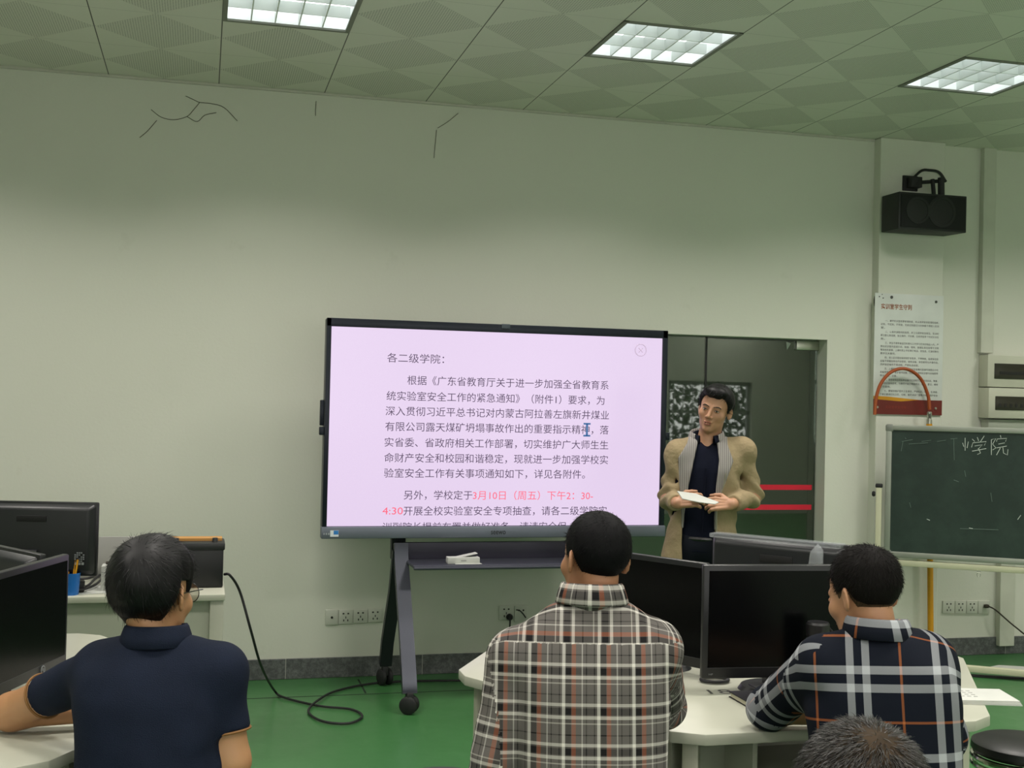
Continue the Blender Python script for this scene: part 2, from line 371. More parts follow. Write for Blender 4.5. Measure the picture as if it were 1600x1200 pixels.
for xx in (TVX0-.012, TVX1+.012):
    obj('side_port', B((xx-.014, TVY-.012, 1.43), (xx+.014, TVY+.02, 1.475), 0.005), NAVYBLK, tv, True)
obj('side_speaker', B((TVX0-.02, TVY+.03, 1.48), (TVX0+.01, TVY+.07, 1.62), 0.005), NAVYBLK, tv, True)
cx_ = ony(789, 511, TVY); obj('camera_module', B((cx_.x-.025, TVY-.024, cx_.z-.012), (cx_.x+.025, TVY-.015, cx_.z+.016), 0.004), mat('camera lens grey', (60, 68, 76), 0.3), tv, True)
scr = obj('screen', B((sx0-.01, TVY-.008, sz0-.01), (sx1+.01, TVY-.004, sz1+.01)), PINK, tv, True)
TY = TVY-.0095; EM = 0.0550
LINES = [("各二级学院：", 605, 694, 559, 561, 0), ("根据《广东省教育厅关于进一步加强全省教育系", 636.5, 951, 594, 602, 0),
 ("统实验室安全工作的紧急通知》（附件1）要求，为", 604, 944.5, 618, 626, 0), ("深入贯彻习近平总书记对内蒙古阿拉善左旗新井煤业", 602.5, 951.5, 641.7, 649, 0),
 ("有限公司露天煤矿坍塌事故作出的重要指示精神，落", 602, 951, 666, 672, 0), ("实省委、省政府相关工作部署，切实维护广大师生生", 601, 950.5, 690.6, 695.5, 0),
 ("命财产安全和校园和谐稳定，现就进一步加强学校实", 600.5, 950, 715, 718.5, 0), ("验室安全工作有关事项通知如下，详见各附件。", 600, 914, 739, 741, 0),
 ("另外，学校定于", 631, 738, 773, 774, 0), ("3月10日（周五）下午2：30-", 739, 926.5, 773.5, 774.5, 1), ("4:30", 597.5, 629.5, 797.5, 798, 1),
 ("开展全校实验室安全专项抽查，请各二级学院实", 630.5, 948, 797.8, 798.4, 0), ("训副院长提前布置并做好准备，请请安全保", 597.5, 885, 822.5, 823.5, 0)]
for s, xa, xb, ya, yb, red in LINES:
    a, b = ony(xa, ya, TY), ony(xb, yb, TY); zc = (a.z+b.z)/2
    obj('text_line', text_bm(s, frame_xz((a.x, TY, zc-EM*0.38)), b.x-a.x, EM), REDINK if red else INK, scr, True, False)
c = ony(1001, 547, TY); ic = bm_new()
tube(ic, [(c.x+.034*math.cos(q*PI/16), TY, c.z+.034*math.sin(q*PI/16)) for q in range(33)], 0.0030, 6)
for s in (-1, 1): tube(ic, [(c.x-.013, TY, c.z-.013*s), (c.x+.013, TY, c.z+.013*s)], 0.0028, 6)
obj('close_icon', ic, GREYINK, scr, True)
c = ony(917, 671.5, TY); cu = bm_new()
box(cu, (c.x-.006, TY-.0015, c.z-.035), (c.x+.006, TY-.0005, c.z+.035))
for s in (-1, 1): box(cu, (c.x-.021, TY-.0015, c.z+s*.034-.005), (c.x+.021, TY-.0005, c.z+s*.034+.005))
obj('text_cursor', cu, mat('cursor blue', (50, 80, 120), 0.6, var=0, emit=(56, 92, 140), estr=0.9), scr, True)
a = ony(767, 838, TVY-.031); b = ony(790, 838, TVY-.031)
obj('maker_lettering', text_bm('seewo', frame_xz((a.x, TVY-.0305, TVZ0+.020)), b.x-a.x, 0.042, bold=.012), mat('dark lettering', (18, 20, 24), 0.5, var=0), tv, True, False)
a = ony(516, 832, TVY-.031); st = bm_new(); box(st, (a.x, TVY-.0315, TVZ0+.012), (a.x+.045, TVY-.0300, TVZ0+.046))
lab = obj('bar_sticker', st, mat('white sticker', (214, 220, 224), 0.5), tv, True)
obj('sticker_blue_field', B((a.x+.018, TVY-.0322, TVZ0+.024), (a.x+.044, TVY-.0312, TVZ0+.045)), mat('sticker blue', (40, 120, 190), 0.5), lab, True)
obj('bar_icons', box(box(box(bm_new(), (a.x-.036, TVY-.0312, TVZ0+.022), (a.x-.030, TVY-.0300, TVZ0+.032)), (a.x-.024, TVY-.0312, TVZ0+.022), (a.x-.017, TVY-.0300, TVZ0+.032)), (a.x-.011, TVY-.0312, TVZ0+.022), (a.x-.004, TVY-.0300, TVZ0+.032)), mat('bar icon light grey', (150, 156, 160), 0.5), tv, True)
# --- the stand
STAND = mat('stand dark steel', (66, 68, 78), 0.35, 0.5); STANDD = mat('stand shadow steel', (38, 40, 46), 0.4, 0.4)  # second steel: darker copy for the rear parts, shade put into its colour
sd = thing('display_stand', 'dark grey rolling stand with slanted legs and a tray carrying the big screen', 'stand', (2.18, -.55, 0))
for s in (-1, 1):
    X = 2.18 + s*0.548
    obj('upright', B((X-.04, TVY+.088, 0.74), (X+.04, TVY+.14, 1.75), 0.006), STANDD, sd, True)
    lg = bm_new(); Pf = smooth_path([(X, -.50, .84), (X, -.52, .76), (X+.004, -.58, .62), (X+.008, -.72, .35), (X+.006, -.84, .15), (X+.006, -.86, .10)], 5)
    for p, q in zip(Pf, Pf[1:]):
        pass
    t = bmesh.new(); rings = []
    for i, p in enumerate(Pf):
        d = (Pf[min(i+1, len(Pf)-1)]-Pf[max(i-1, 0)]).normalized(); n = Vector((1, 0, 0)).cross(d)
        rings.append([t.verts.new(p+Vector((sx_*.038, 0, 0))+n*(sy_*.022)) for sx_, sy_ in ((-1, -1), (1, -1), (1, 1), (-1, 1))])
    for r1, r2 in zip(rings, rings[1:]):
        for q in range(4): t.faces.new((r1[q], r1[(q+1) % 4], r2[(q+1) % 4], r2[q]))
    t.faces.new(rings[0]); t.faces.new(rings[-1][::-1]); bmesh.ops.recalc_face_normals(t, faces=t.faces[:]); merge(lg, t)
    obj('leg', lg, STAND, sd, True)
    t = bmesh.new(); rings = []
    Pr = [Vector(p) for p in ((X-.01, -.50, .80), (X-.015, -.44, .58), (X-.03, -.30, .26), (X-.03, -.245, .12))]
    for i, p in enumerate(Pr):
        d = (Pr[min(i+1, 3)]-Pr[max(i-1, 0)]).normalized(); n = Vector((1, 0, 0)).cross(d)
        rings.append([t.verts.new(p+Vector((sx_*.034, 0, 0))+n*(sy_*.022)) for sx_, sy_ in ((-1, -1), (1, -1), (1, 1), (-1, 1))])
    for r1, r2 in zip(rings, rings[1:]):
        for q in range(4): t.faces.new((r1[q], r1[(q+1) % 4], r2[(q+1) % 4], r2[q]))
    t.faces.new(rings[0]); t.faces.new(rings[-1][::-1]); lg = bm_new(); merge(lg, t)
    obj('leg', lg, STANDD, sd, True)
    for (yy, zz, xo) in ((-.875, .048, .004), (-.235, .046, -.03)):
        c_ = obj('caster', B((X+xo-.018, yy-.03, .055), (X+xo+.018, yy+.035, .112), 0.008), BLACK, sd, True)
        for ws in (-1, 1):
            wb = bm_new(); lathe(wb, [(0.0, -.013), (.038, -.013), (.047, -.007), (.047, .007), (.038, .013), (0, .013)], 24, Matrix.Translation((X+xo, yy, .047)) @ Matrix.Rotation(1.1 if yy < -.5 else .35, 4, 'Z') @ Matrix.Translation((ws*.022, 0, 0)) @ Matrix.Rotation(PI/2, 4, 'Y'))
            obj('wheel', wb, BLACK, c_, True)
obj('brace', B((2.18-.53, -.505, .75), (2.18+.53, -.485, .845), 0.004), mat('stand brace violet grey', (58, 56, 70), 0.45, 0.3), sd, True)
ty = bm_new(); box(ty, (2.18-.52, -.76, .735), (2.18+.52, -.50, .752), 0.006); box(ty, (2.18-.52, -.772, .728), (2.18+.52, -.755, .745), 0.007)
obj('tray', ty, STAND, sd, True)
obj('tray_pen', tube(bm_new(), [(2.515, -.60, .775), (2.60, -.68, .755)], 0.009, 8), mat('cream pen', (180, 178, 150), .5), None, False) if False else None
# white box lying on the tray
bx = thing('carton', 'small white paper box lying on the tray under the big screen', 'box', (1.945, -.68, .752))
PAPER = mat('white paper', (186, 188, 182), 0.7)
obj('carton_body', B((-.088, -.03, 0), (.088, .03, .034), 0.002), PAPER, bx)
obj('open_flap', box(bm_new(), (-.09, -.03, 0), (.07, .03, .003), M=Matrix.Translation((0.01, .015, .037)) @ Matrix.Rotation(-0.20, 4, 'Y')), PAPER, bx)
obj('printed_line', B((-.017, -.0308, .014), (.013, -.0298, .019)), mat('grey print', (130, 132, 130), .6), bx)
obj('leaflet', box(bm_new(), (-.05, -.052, .0005), (.096, -.02, .002)), PAPER, bx)
tag(solo('marker_pen', tube(bm_new(), [(2.545, -.63, .806), (2.60, -.70, .762)], 0.010, 10), mat('cream pen', (186, 184, 158), .5), 'cream pen leaning on the tray edge beside the plaid man\'s face', 'pen'), None, None)
# cable hanging behind the screen, right
tag(solo('screen_cable', tube(bm_new(), smooth_path([(2.93, -.40, .90), (2.915, -.38, .80), (2.86, -.36, .70), (2.80, -.38, .55), (2.79, -.3, .30), (2.8, -.2, .012), (3.0, -.15, .010)]), 0.006, 8), BLACK, 'thin black cable hanging below the right end of the big screen', 'cable'), None, None)
# ------------------------------------------------------------------ sockets
PLATE = mat('socket plate white', (196, 198, 186), 0.45); HOLE = mat('socket hole', (40, 40, 38), 0.7)
def socket(px0, px1, py0, py1, kind, label, Y=0.0, group=None):
    a, b = ony(px0, py0, Y), ony(px1, py1, Y)
    t = thing('wall_socket', label, 'socket', ((a.x+b.x)/2, Y, min(a.z, b.z)), 0, group); w_, h_ = (b.x-a.x)/2, abs(a.z-b.z)
    obj('plate', B((-w_+.001, -.010, 0), (w_-.001, 0, h_), 0.003), PLATE, t)
    hb = bm_new()
    if kind == 'outlet':
        for s in (-1, 1): box(hb, (s*.014-.005, -.0112, h_*.70), (s*.014+.005, -.0095, h_*.80)); box(hb, (s*.012-.003, -.0112, h_*.20), (s*.012+.003, -.0095, h_*.34))
        box(hb, (-.0025, -.0112, h_*.40), (.0025, -.0095, h_*.55))
    elif kind == 'tv': lathe(hb, [(.007, 0), (.007, .004), (0, .004)], 16, Matrix.Translation((0, -.0095, h_*.5)) @ Matrix.Rotation(PI/2, 4, 'X'))
    elif kind == 'dirty':
        for s in (-1, 1): box(hb, (s*.014-.005, -.0112, h_*.66), (s*.014+.005, -.0095, h_*.76))
        tube(hb, smooth_path([(-.032, -.011, h_*.75), (-.01, -.012, h_*.7), (.012, -.012, h_*.5), (.03, -.011, h_*.25)]), .004, 6)
    else: box(hb, (-.004, -.0112, h_*.45), (.004, -.0095, h_*.55))
    obj('holes', hb, HOLE, t); return t
socket(508, 528.5, 952.5, 976, 'tv', 'single round-hole wall socket, left end of the row under the screen', group='sockets in the row left of the stand')
socket(529, 551, 953, 974.5, 'outlet', 'white wall outlet next to the round-hole socket', group='sockets in the row left of the stand')
socket(552, 574, 952, 973, 'outlet', 'white wall outlet, third in the row left of the stand leg', group='sockets in the row left of the stand')
socket(575, 597, 951, 971.5, 'outlet', 'white wall outlet nearest the slanted leg of the screen stand', group='sockets in the row left of the stand')
socket(779, 802, 946, 968, 'outlet', 'white wall socket with the black plug in it, left of the plaid man', group='socket pair behind the plaid man')
socket(803, 824, 946, 971, 'dirty', 'stained wall socket with dark marks, right beside the plugged one', group='socket pair behind the plaid man')
for n, (x0, x1) in enumerate(((1472, 1490.5), (1491, 1508.5), (1509, 1526.5), (1527, 1545))):
    socket(x0, x1, 938.5, 958, 'outlet' if n < 3 else 'blank', ['white wall outlet under the chalkboard, nearest the yellow pipe', 'second white wall outlet from the yellow pipe, under the chalkboard', 'third white wall outlet from the yellow pipe, under the chalkboard', 'wall socket with a thin cable plugged in, under the chalkboard'][n], group='sockets in the row under the chalkboard')
a = ony(796, 964, -.02)
pl = thing('plug_with_cord', 'black plug and cord in the socket behind the plaid man', 'plug', (a.x, -.02, a.z-.01))
obj('plug', lathe(bm_new(), [(.012, 0), (.020, .006), (.020, .022), (.012, .034), (0, .034)], 16, Matrix.Translation((a.x, -.011, a.z)) @ Matrix.Rotation(PI/2, 4, 'X')), BLACK, pl, True)
obj('cord', tube(bm_new(), smooth_path([(a.x, -.035, a.z), (a.x, -.036, a.z-.05), (a.x-.002, -.03, a.z-.16), (a.x+.01, -.035, .10), (a.x+.05, -.06, .008), (a.x+.3, -.10, .006)]), 0.005, 8), BLACK, pl, True)
a = ony(1541, 947, -.02)
pl = thing('plug_with_cord', 'thin dark cord plugged in under the chalkboard, sagging to the right edge', 'plug', (a.x, -.02, a.z-.01))
DKBROWN = mat('dark brown cable', (52, 46, 36), .6)
obj('plug', B((a.x-.016, -.034, a.z-.012), (a.x+.016, -.011, a.z+.012), .006), DKBROWN, pl, True)
obj('cord', tube(bm_new(), smooth_path([(a.x+.01, -.036, a.z), (a.x+.05, -.06, a.z-.025), (a.x+.17, -.10, a.z-.13), (a.x+.30, -.10, a.z-.20), (a.x+.5, -.08, a.z-.16)]), 0.005, 8), DKBROWN, pl, True)
# ------------------------------------------------------------------ wall speaker on the pillar
SPK = mat('speaker black', (26, 27, 28), 0.55, var=.1); GRILL = mat('speaker grille cloth', (17, 18, 19), 0.8, bump=.5, bscale=300)
ws = thing('wall_speaker', 'black box loudspeaker on a bracket high on the pillar', 'speaker', (5.0, -.09, 2.75))
SY = -.335; A_, B_, D_ = ony(1405, 299, SY), ony(1511, 298, SY), ony(1405, 357, SY)
M = Matrix.Translation((A_.x, SY, D_.z)); wv = B_.x-A_.x; hv = A_.z-D_.z
obj('cabinet', prism(bm_new(), [(0, .20), (0, 0), (wv, 0), (wv-.03, .20)], 0, hv, .004, M), SPK, ws, True)
g = bm_new(); box(g, (.012, -.008, .012), (wv-.012, .002, hv-.012), .004, M)
obj('grille', g, GRILL, ws, True)
for q, rr in ((.27, .085), (.62, .10)):
    obj('driver', lathe(bm_new(), [(rr, 0), (rr, .003), (rr*.82, .004), (rr*.8, .001), (rr*.3, .002), (0, .006)], 28, M @ Matrix.Translation((wv*q, -.0085, hv*.52)) @ Matrix.Rotation(PI/2, 4, 'X')), mat('driver cone', (24, 25, 26), .6), ws, True)
bk = bm_new(); b0 = ony(1424, 286, -.10); box(bk, (b0.x-.055, -.092, b0.z-.05), (b0.x+.055, -.078, b0.z+.05), .004)
box(bk, (b0.x-.03, -.15, b0.z-.035), (b0.x+.05, -.09, b0.z+.035), .004)
tube(bk, [(b0.x+.04, -.14, b0.z), (b0.x+.16, -.18, b0.z+.01)], .012, 10)
tube(bk, [(b0.x+.16, -.19, b0.z+.03), (b0.x+.165, -.19, A_.z-.01)], .022, 10); tube(bk, [(b0.x+.11, -.17, b0.z+.02), (b0.x+.12, -.18, A_.z-.01)], .014, 10)
obj('bracket', bk, BLACK, ws, True)
c0 = ony(1428, 277, -.12); c1 = ony(1452, 266, -.10); c2 = ony(1478, 284, -.09)
obj('lead', tube(bm_new(), smooth_path([c0, (c0+c1)/2+Vector((0, 0, .02)), c1, (c1+c2)/2+Vector((.01, 0, .025)), c2]), .009, 8), BLACK, ws, True)
# ------------------------------------------------------------------ notice on the pillar
pa, pb, pc, pd = ony(1367, 457, -.083), ony(1473, 463, -.083), ony(1473, 648, -.083), ony(1366, 648, -.083)
X0, X1, Z0, Z1 = 4.776, 5.284, 1.605, 2.394
po = thing('notice_board', 'white printed rules poster with an orange heading and dark red foot on the pillar', 'poster', ((X0+X1)/2, -.085, Z0))
obj('sheet', B((X0, -.089, Z0), (X1, -.083, Z1), .001), mat('poster white', (205, 210, 205), .35), po, True)
fz = Z0+.098
obj('red_band', B((X0, -.0905, Z0), (X1, -.0885, fz)), mat('poster dark red', (104, 34, 28), .4), po, True)
yb = bm_new(); prism(yb, [(X0, fz), (X0, fz+.02), (X0+.1, fz+.018), (X0+.34, fz), (X0+.2, fz-.012)], 0, .0015, M=frame_xz((0, -.0895, 0)))
obj('yellow_swoosh', yb, mat('poster yellow', (196, 140, 30), .4), po, True)
for dx, dz in ((.03, .045), (.46, .045)): obj('poster_screw', lathe(bm_new(), [(.009, 0), (.007, .005), (0, .006)], 14, Matrix.Translation((X0+dx, -.0905, Z0+dz)) @ Matrix.Rotation(PI/2, 4, 'X')), STEEL, po, True)
for dx, dz, r_ in ((.12, .765, .010), (.03, .765, .004), (.05, .78, .003), (.058, .757, .004), (.45, .748, .009)):
    obj('pin_hole', lathe(bm_new(), [(r_, 0), (r_, .003), (0, .003)], 12, Matrix.Translation((X0+dx, -.0888, Z0+dz)) @ Matrix.Rotation(PI/2, 4, 'X')), mat('dark grey spot', (72, 74, 72), .6), po, True)
obj('heading', text_bm('实训室学生守则', frame_xz((X0+.045, -.0895, Z1-.10)), .225, .038, bold=.016), mat('poster orange', (150, 74, 24), .5), po, True, False)
RULES = ["　一、遵守实训室规章管理制度，听从老师安排管理和指挥，", "迟到，不迟到，不早退，无故迟到超过15分钟者不得进入实训", "室。", "　二、认真听讲教师的指导，按工位顺序就坐就位，实训时", "要注意认真观察，独立操作，不抄袭，在老师指导下完成实训任", "务。",
 "　三、学生不得带食品饮料等与工作学习无关的物品入内，严", "禁在实训室内追逐打闹，吸烟，喧哗，随意乱丢垃圾等不文明", "等其他危害事，上课时禁止手机等打电话，发信息，打游戏等与", "教学无关事项。", "　四、进入实训室应保持安静有秩序，不得争抢，各就各位后",
 "设备不得擅自移动开启使用，使用设备，未经老师允许请勿动，", "须按规定操作不得违规，严禁私自拆卸。", "　五、上课前必须检查设备数量和性能等内容填写清楚后方可", "准备使用设备，爱护室内设备，仪器，不得将实训室与设备配件", "带出设备，设备。", "　六、使用完毕应将各种设备归位还原于正常使用状态，恢复，",
 "如发现设备有损坏，与教师不能正常使用应，报告，登记，维修", "方可使用。", "　七、要保持维护室内卫生清洁，严禁乱扔，吐痰，乱涂画，", "下课后要求打扫卫生，切断，离开关好门窗断开电源维护安全", "环境。", "　学生应以上规定，如有违反，学校按规定处分，追究，赔偿，", "偿，按照情节轻，学校按规定处理。"]
rb = bm_new(); z = Z1-.185
for s in RULES:
    ind = s.startswith('　'); s2 = s.strip('　'); full = (len(s2) >= 24)
    xs = X0+(.078 if ind else .045); wd = (.43-(.033 if ind else 0)) if full else len(s2)*.0158
    text_bm(s2, frame_xz((xs, -.0893, z)), min(wd, .43), .0155, bold=.004, bm=rb); z -= .0228
    if s2.endswith(('。')) and not full: z -= .004
obj('rules_text', rb, mat('poster black', (48, 48, 48), .6), po, True, False)
obj('foot_lettering', text_bm('实训室学生守则', frame_xz((X0+.09, -.0912, Z0+.04)), .15, .02), mat('poster worn red', (140, 52, 40), .5), po, True, False)
# ------------------------------------------------------------------ yellow pipe with the orange hose
YEL = mat('yellow pipe paint', (214, 150, 22), .4); ORG = mat('orange rubber hose', (158, 74, 30), .45)
gp = thing('gas_pipe', 'yellow upright pipe below the chalkboard topped by an arching orange hose', 'pipe', (5.14, -.15, 0))
ft = ony(1452, 655, -.15); fb = ony(1454, 995, -.15)
obj('pipe', tube(bm_new(), [(fb.x+.002, -.15, 0.0), (fb.x, -.15, .18), (ft.x, -.15, ft.z-.03)], .019, 14), YEL, gp, True)
obj('fitting', lathe(bm_new(), [(.012, 0), (.018, .004), (.018, .035), (.013, .04), (.013, .06), (.016, .065), (.016, .085), (.010, .09)], 16, Matrix.Translation((ft.x, -.15, ft.z-.04))), STEEL, gp, True)
hp = [ony(x, y, -.15) for x, y in ((1452.5, 640), (1450, 618), (1440, 594), (1425, 580), (1408, 576), (1390, 583), (1376, 600), (1369, 622), (1366.5, 648))]
obj('hose', tube(bm_new(), smooth_path(hp), .011, 10), ORG, gp, True)
# ------------------------------------------------------------------ electric panels
def panel(z0, z1, label, deep, kind):
    t = thing('electric_panel', label, 'electric panel', (5.83, 0, z0), 0, 'electric panels by the right edge')
    x0, x1 = 5.62, 6.14
    obj('enclosure', prism(bm_new(), [(0, z0), (0, z1), (-deep, z1), (-deep-.0, z0)], x0, x1, .004, M=Matrix(((0, 0, 1, 0), (1, 0, 0, 0), (0, 1, 0, 0), (0, 0, 0, 1)))), mat('panel enamel', (190, 192, 174), .45), t, True)
    obj('window', B((x0+.05, -deep-.004, z0+.055), (x1-.04, -deep+.002, z1-.055), .003), mat('smoked panel window', (50, 48, 40), .2), t, True)
    q = bm_new()
    if kind: box(q, (x0+.09, -deep-.006, z0+.085), (x0+.34, -deep-.003, z0+.105))
    else:
        for n in range(7): box(q, (x0+.075+n*.042, -deep-.006, z0+.075), (x0+.093+n*.042, -deep-.003, z0+.10))
    obj('breakers', q, mat('breaker black', (26, 25, 24), .5), t, True)
    return t
panel(ony(1535, 604, -.1).z, ony(1535, 554, -.1).z, 'white electric panel with a smoked window, the upper of two at the right edge', .10, 1)
pn = panel(ony(1535, 653, -.1).z, ony(1535, 605.5, -.1).z, 'white electric panel with a row of dark breakers, lower of two above the chalkboard', .115, 0)
obj('conduit_tray', B((5.64, -.09, 1.50), (6.0, -.01, 1.585), .004), mat('tray grey white', (160, 166, 152), .5), pn, True)
# ------------------------------------------------------------------ chalkboard on its stand
a, b = at(1385, 662, 7.62), at(1600, 671, 7.36); xv = (b-a); xv.z = 0; xv.normalize(); bang = math.atan2(xv.y, xv.x)
d_ = at(1386, 869, 7.62); bz0, bz1 = d_.z, (a.z+b.z)/2; bw_ = 1.32
cb = thing('chalkboard', 'green chalkboard with chalk writing in a grey frame on a cream rolling stand', 'chalkboard', (a.x, a.y, 0), bang)
CBG = NT('chalkboard green'); k = CBG; k.b.inputs['Roughness'].default_value = .5; tc = k.n('ShaderNodeTexCoord')
n1 = k.n('ShaderNodeTexNoise', Scale=3.0, Detail=6.0, Roughness=.7); k.l(tc.outputs['Object'], n1.inputs['Vector']); r = k.n('ShaderNodeMapRange'); r.inputs[1].default_value = .45; r.inputs[2].default_value = .85; r.inputs[4].default_value = .45; k.l(n1.outputs[0], r.inputs[0])
k.l(k.mix(r.outputs[0], lin((24, 43, 36)), lin((66, 86, 76))), k.b.inputs['Base Color'])
board = obj('board', B((.02, -.012, bz0+.02), (bw_-.02, .012, bz1-.02)), k.m, cb)
FRM = mat('chalkboard aluminium', (150, 154, 144), .4, .3); CREAM = mat('cream stand steel', (190, 190, 162), .45)
f = bm_new()
for lo, hi in (((0, bz0), (bw_, bz0+.036)), ((0, bz1-.034), (bw_, bz1)), ((0, bz0), (.036, bz1)), ((bw_-.036, bz0), (bw_, bz1))): box(f, (lo[0], -.022, lo[1]), (hi[0], .018, hi[1]), .006)
obj('frame', f, FRM, cb)
for q in (0, bw_):
    for zz in (bz0, bz1): obj('corner_cap', B((q-.004 if q == 0 else q-.045, -.025, zz-.004 if zz == bz0 else zz-.045), (q+.045 if q == 0 else q+.004, .02, zz+.045 if zz == bz0 else zz+.004), .012), mat('corner grey', (120, 124, 116), .5), cb)
for q in (-.055, bw_+.02):
    obj('post', B((q, -.015, .06), (q+.036, .02, 1.15), .004), CREAM, cb)
    kb = bm_new(); lathe(kb, [(.013, 0), (.018, .01), (.013, .02), (0, .022)], 14, Matrix.Translation((q-.004, 0, 1.10)) @ Matrix.Rotation(-PI/2, 4, 'Y')); box(kb, (q-.004, -.018, 1.14), (q+.04, .024, 1.165), .006); obj('knob', kb, BLACK, cb)
bl = bz0-.052
obj('cross_bar', B((-.055, -.02, bl), (bw_+.055, .025, bl+.036), .004), CREAM, cb)
obj('base_bar', B((-.04, -.02, .03), (bw_+.04, .02, .068), .004), CREAM, cb)
for q in (-.055, bw_+.02): obj('foot', B((q, -.30, .02), (q+.036, .14, .06), .004), CREAM, cb)
lp = bm_new(); tube(lp, [(.56+.010*math.cos(q*PI/8), -.03, bl-.022+.014*math.sin(q*PI/8)) for q in range(17)], .0025, 6); box(lp, (.548, -.028, bl-.008), (.572, -.02, bl+.004)); obj('hook_ring', lp, STEEL, cb)
# chalk strokes, given as fractions of the photo and laid on the board's face
CH = mat('white chalk', (190, 198, 190), .9); CHF = mat('faint chalk', (92, 108, 100), .9)
Mi = (Matrix.Translation((a.x, a.y, 0)) @ Matrix.Rotation(bang, 4, 'Z')).inverted()
def onboard(px, py):
    o_ = Mi @ CAM; D = (Mi.to_3x3() @ ray(px, py)); t = (-.0135-o_.y)/D.y; return o_+D*t
def strokes(lst, r, m, name):
    q = bm_new()
    for s in lst: tube(q, [onboard(x, y) for x, y in s], r, 6)
    obj(name, q, m, board)
strokes([[(1519, 686), (1523, 690)], [(1527, 683), (1529, 689)], [(1538, 681), (1532, 690)], [(1518, 699), (1520, 692), (1541, 690), (1538, 696)], [(1523, 697), (1535, 695), (1528, 702)], [(1519, 705), (1541, 701)], [(1529, 701), (1532, 708), (1527, 710)],
 [(1549, 687), (1549, 711)], [(1549, 687), (1556, 685), (1551, 694), (1556, 700), (1551, 703)], [(1563, 680), (1564, 684)], [(1557, 690), (1558, 686), (1573, 685), (1571, 690)], [(1560, 694), (1570, 692)], [(1557, 700), (1573, 697)], [(1563, 700), (1557, 711)], [(1567, 699), (1568, 708), (1574, 711), (1575, 702)],
 [(1508, 684), (1508, 704)], [(1513, 690), (1511, 700)], [(1504, 692), (1506, 698)], [(1448, 811), (1453, 813)], [(1590, 812), (1595, 805)], [(1514, 825), (1520, 826)]], .0022, CH, 'chalk_writing')
strokes([[(1414, 684), (1416, 686)], [(1409, 690), (1426, 687)], [(1411, 690), (1408, 705)], [(1485, 686), (1496, 685)], [(1490, 686), (1491, 719)], [(1440, 690), (1455, 688)], [(1464, 690), (1478, 688)], [(1420, 694), (1450, 692)], [(1507, 735), (1509, 745)], [(1421, 785), (1423, 793)], [(1548, 770), (1550, 784)], [(1500, 826), (1560, 828)], [(1490, 750), (1498, 753)]], .0022, CHF, 'worn_chalk_marks')
# things on the floor at the right
tag(solo('floor_sheet', prism(bm_new(), [(5.30, -.46), (5.75, -.66), (5.95, -.55), (5.55, -.36)], 0.001, .012), PAPER, 'flat white board lying on the green floor below the chalkboard', 'board'), None, None)
tag(solo('black_strip', box(bm_new(), (-.30, -.012, .001), (.30, .012, .014), M=Matrix.Translation((5.28, -.62, 0)) @ Matrix.Rotation(-.42, 4, 'Z')), BLACK, 'black strip lying on the floor along the white board at right', 'strip'), None, None)
# ------------------------------------------------------------------ hexagonal workstations
LAM = mat('white laminate', (173, 174, 159), 0.35, var=.03); LAMD = mat('white laminate panel', (170, 172, 157), 0.45, var=.03); EDGE = mat('laminate edge band', (168, 168, 150), .45)
def hexpts(cx, cy, R_, cut=.055):
    P = [Vector((cx+R_*math.cos(q*PI/3), cy+R_*math.sin(q*PI/3))) for q in range(6)]; out = []
    for i in range(6):
        a, b, c = P[i-1], P[i], P[(i+1) % 6]
        out += [b+(a-b).normalized()*cut, b+(c-b).normalized()*cut]
    return [(p.x, p.y) for p in out]
def workstation(cx, cy, label, name='hexagonal_desk'):
    t = thing(name, label, 'desk', (cx, cy, 0), 0, 'hexagonal computer desks')
    obj('tabletop', prism(bm_new(), hexpts(0, 0, .95), .718, .75, .004), LAM, t)
    for q in range(6):
        M = Matrix.Rotation(q*PI/3, 4, 'Z')
        obj('leg', box(bm_new(), (.83, -.022, 0), (.875, .022, .718), .003, M), EDGE, t)
        obj('divider', box(bm_new(), (.22, -.009, .30), (.835, .009, .715), 0, M), LAMD, t)
        # an apron under every edge and a low open cubby beside each seat
        M2 = Matrix.Rotation(q*PI/3+PI/6, 4, 'Z')
        cbm = bm_new()
        for lo, hi in (((.36, -.24, .56), (.76, .36, .572)), ((.36, -.24, .70), (.76, .36, .714)), ((.36, -.24, .56), (.74, -.225, .714)), ((.36, .345, .56), (.74, .36, .714)), ((.36, -.24, .56), (.372, .36, .714))): box(cbm, lo, hi, .001, M2)
        obj('shelf', cbm, LAM, t)
        obj('panel', box(bm_new(), (.44, .362, .02), (.47, .40, .70), 0, M2), LAMD, t)
    obj('core', prism(bm_new(), hexpts(0, 0, .2, .01), 0, .716), LAMD, t)
    return t
HX, HY = 2.32, -3.22; LX, LY = -.285, -3.207
workstation(HX, HY, 'white six-sided computer desk with three black monitors in front of the plaid men')
workstation(LX, LY, 'white computer desk at the left edge under the forearm of the man in navy')
tag(solo('desk_number', text_bm('18', Matrix.Translation((2.10, -3.62, .7506)) @ Matrix.Rotation(-.12, 4, 'Z'), .075, .075), mat('worn black numerals', (60, 60, 54), .6), 'worn black number 18 stuck on the white desk beside the notebook', 'number', smooth=False), None, None)
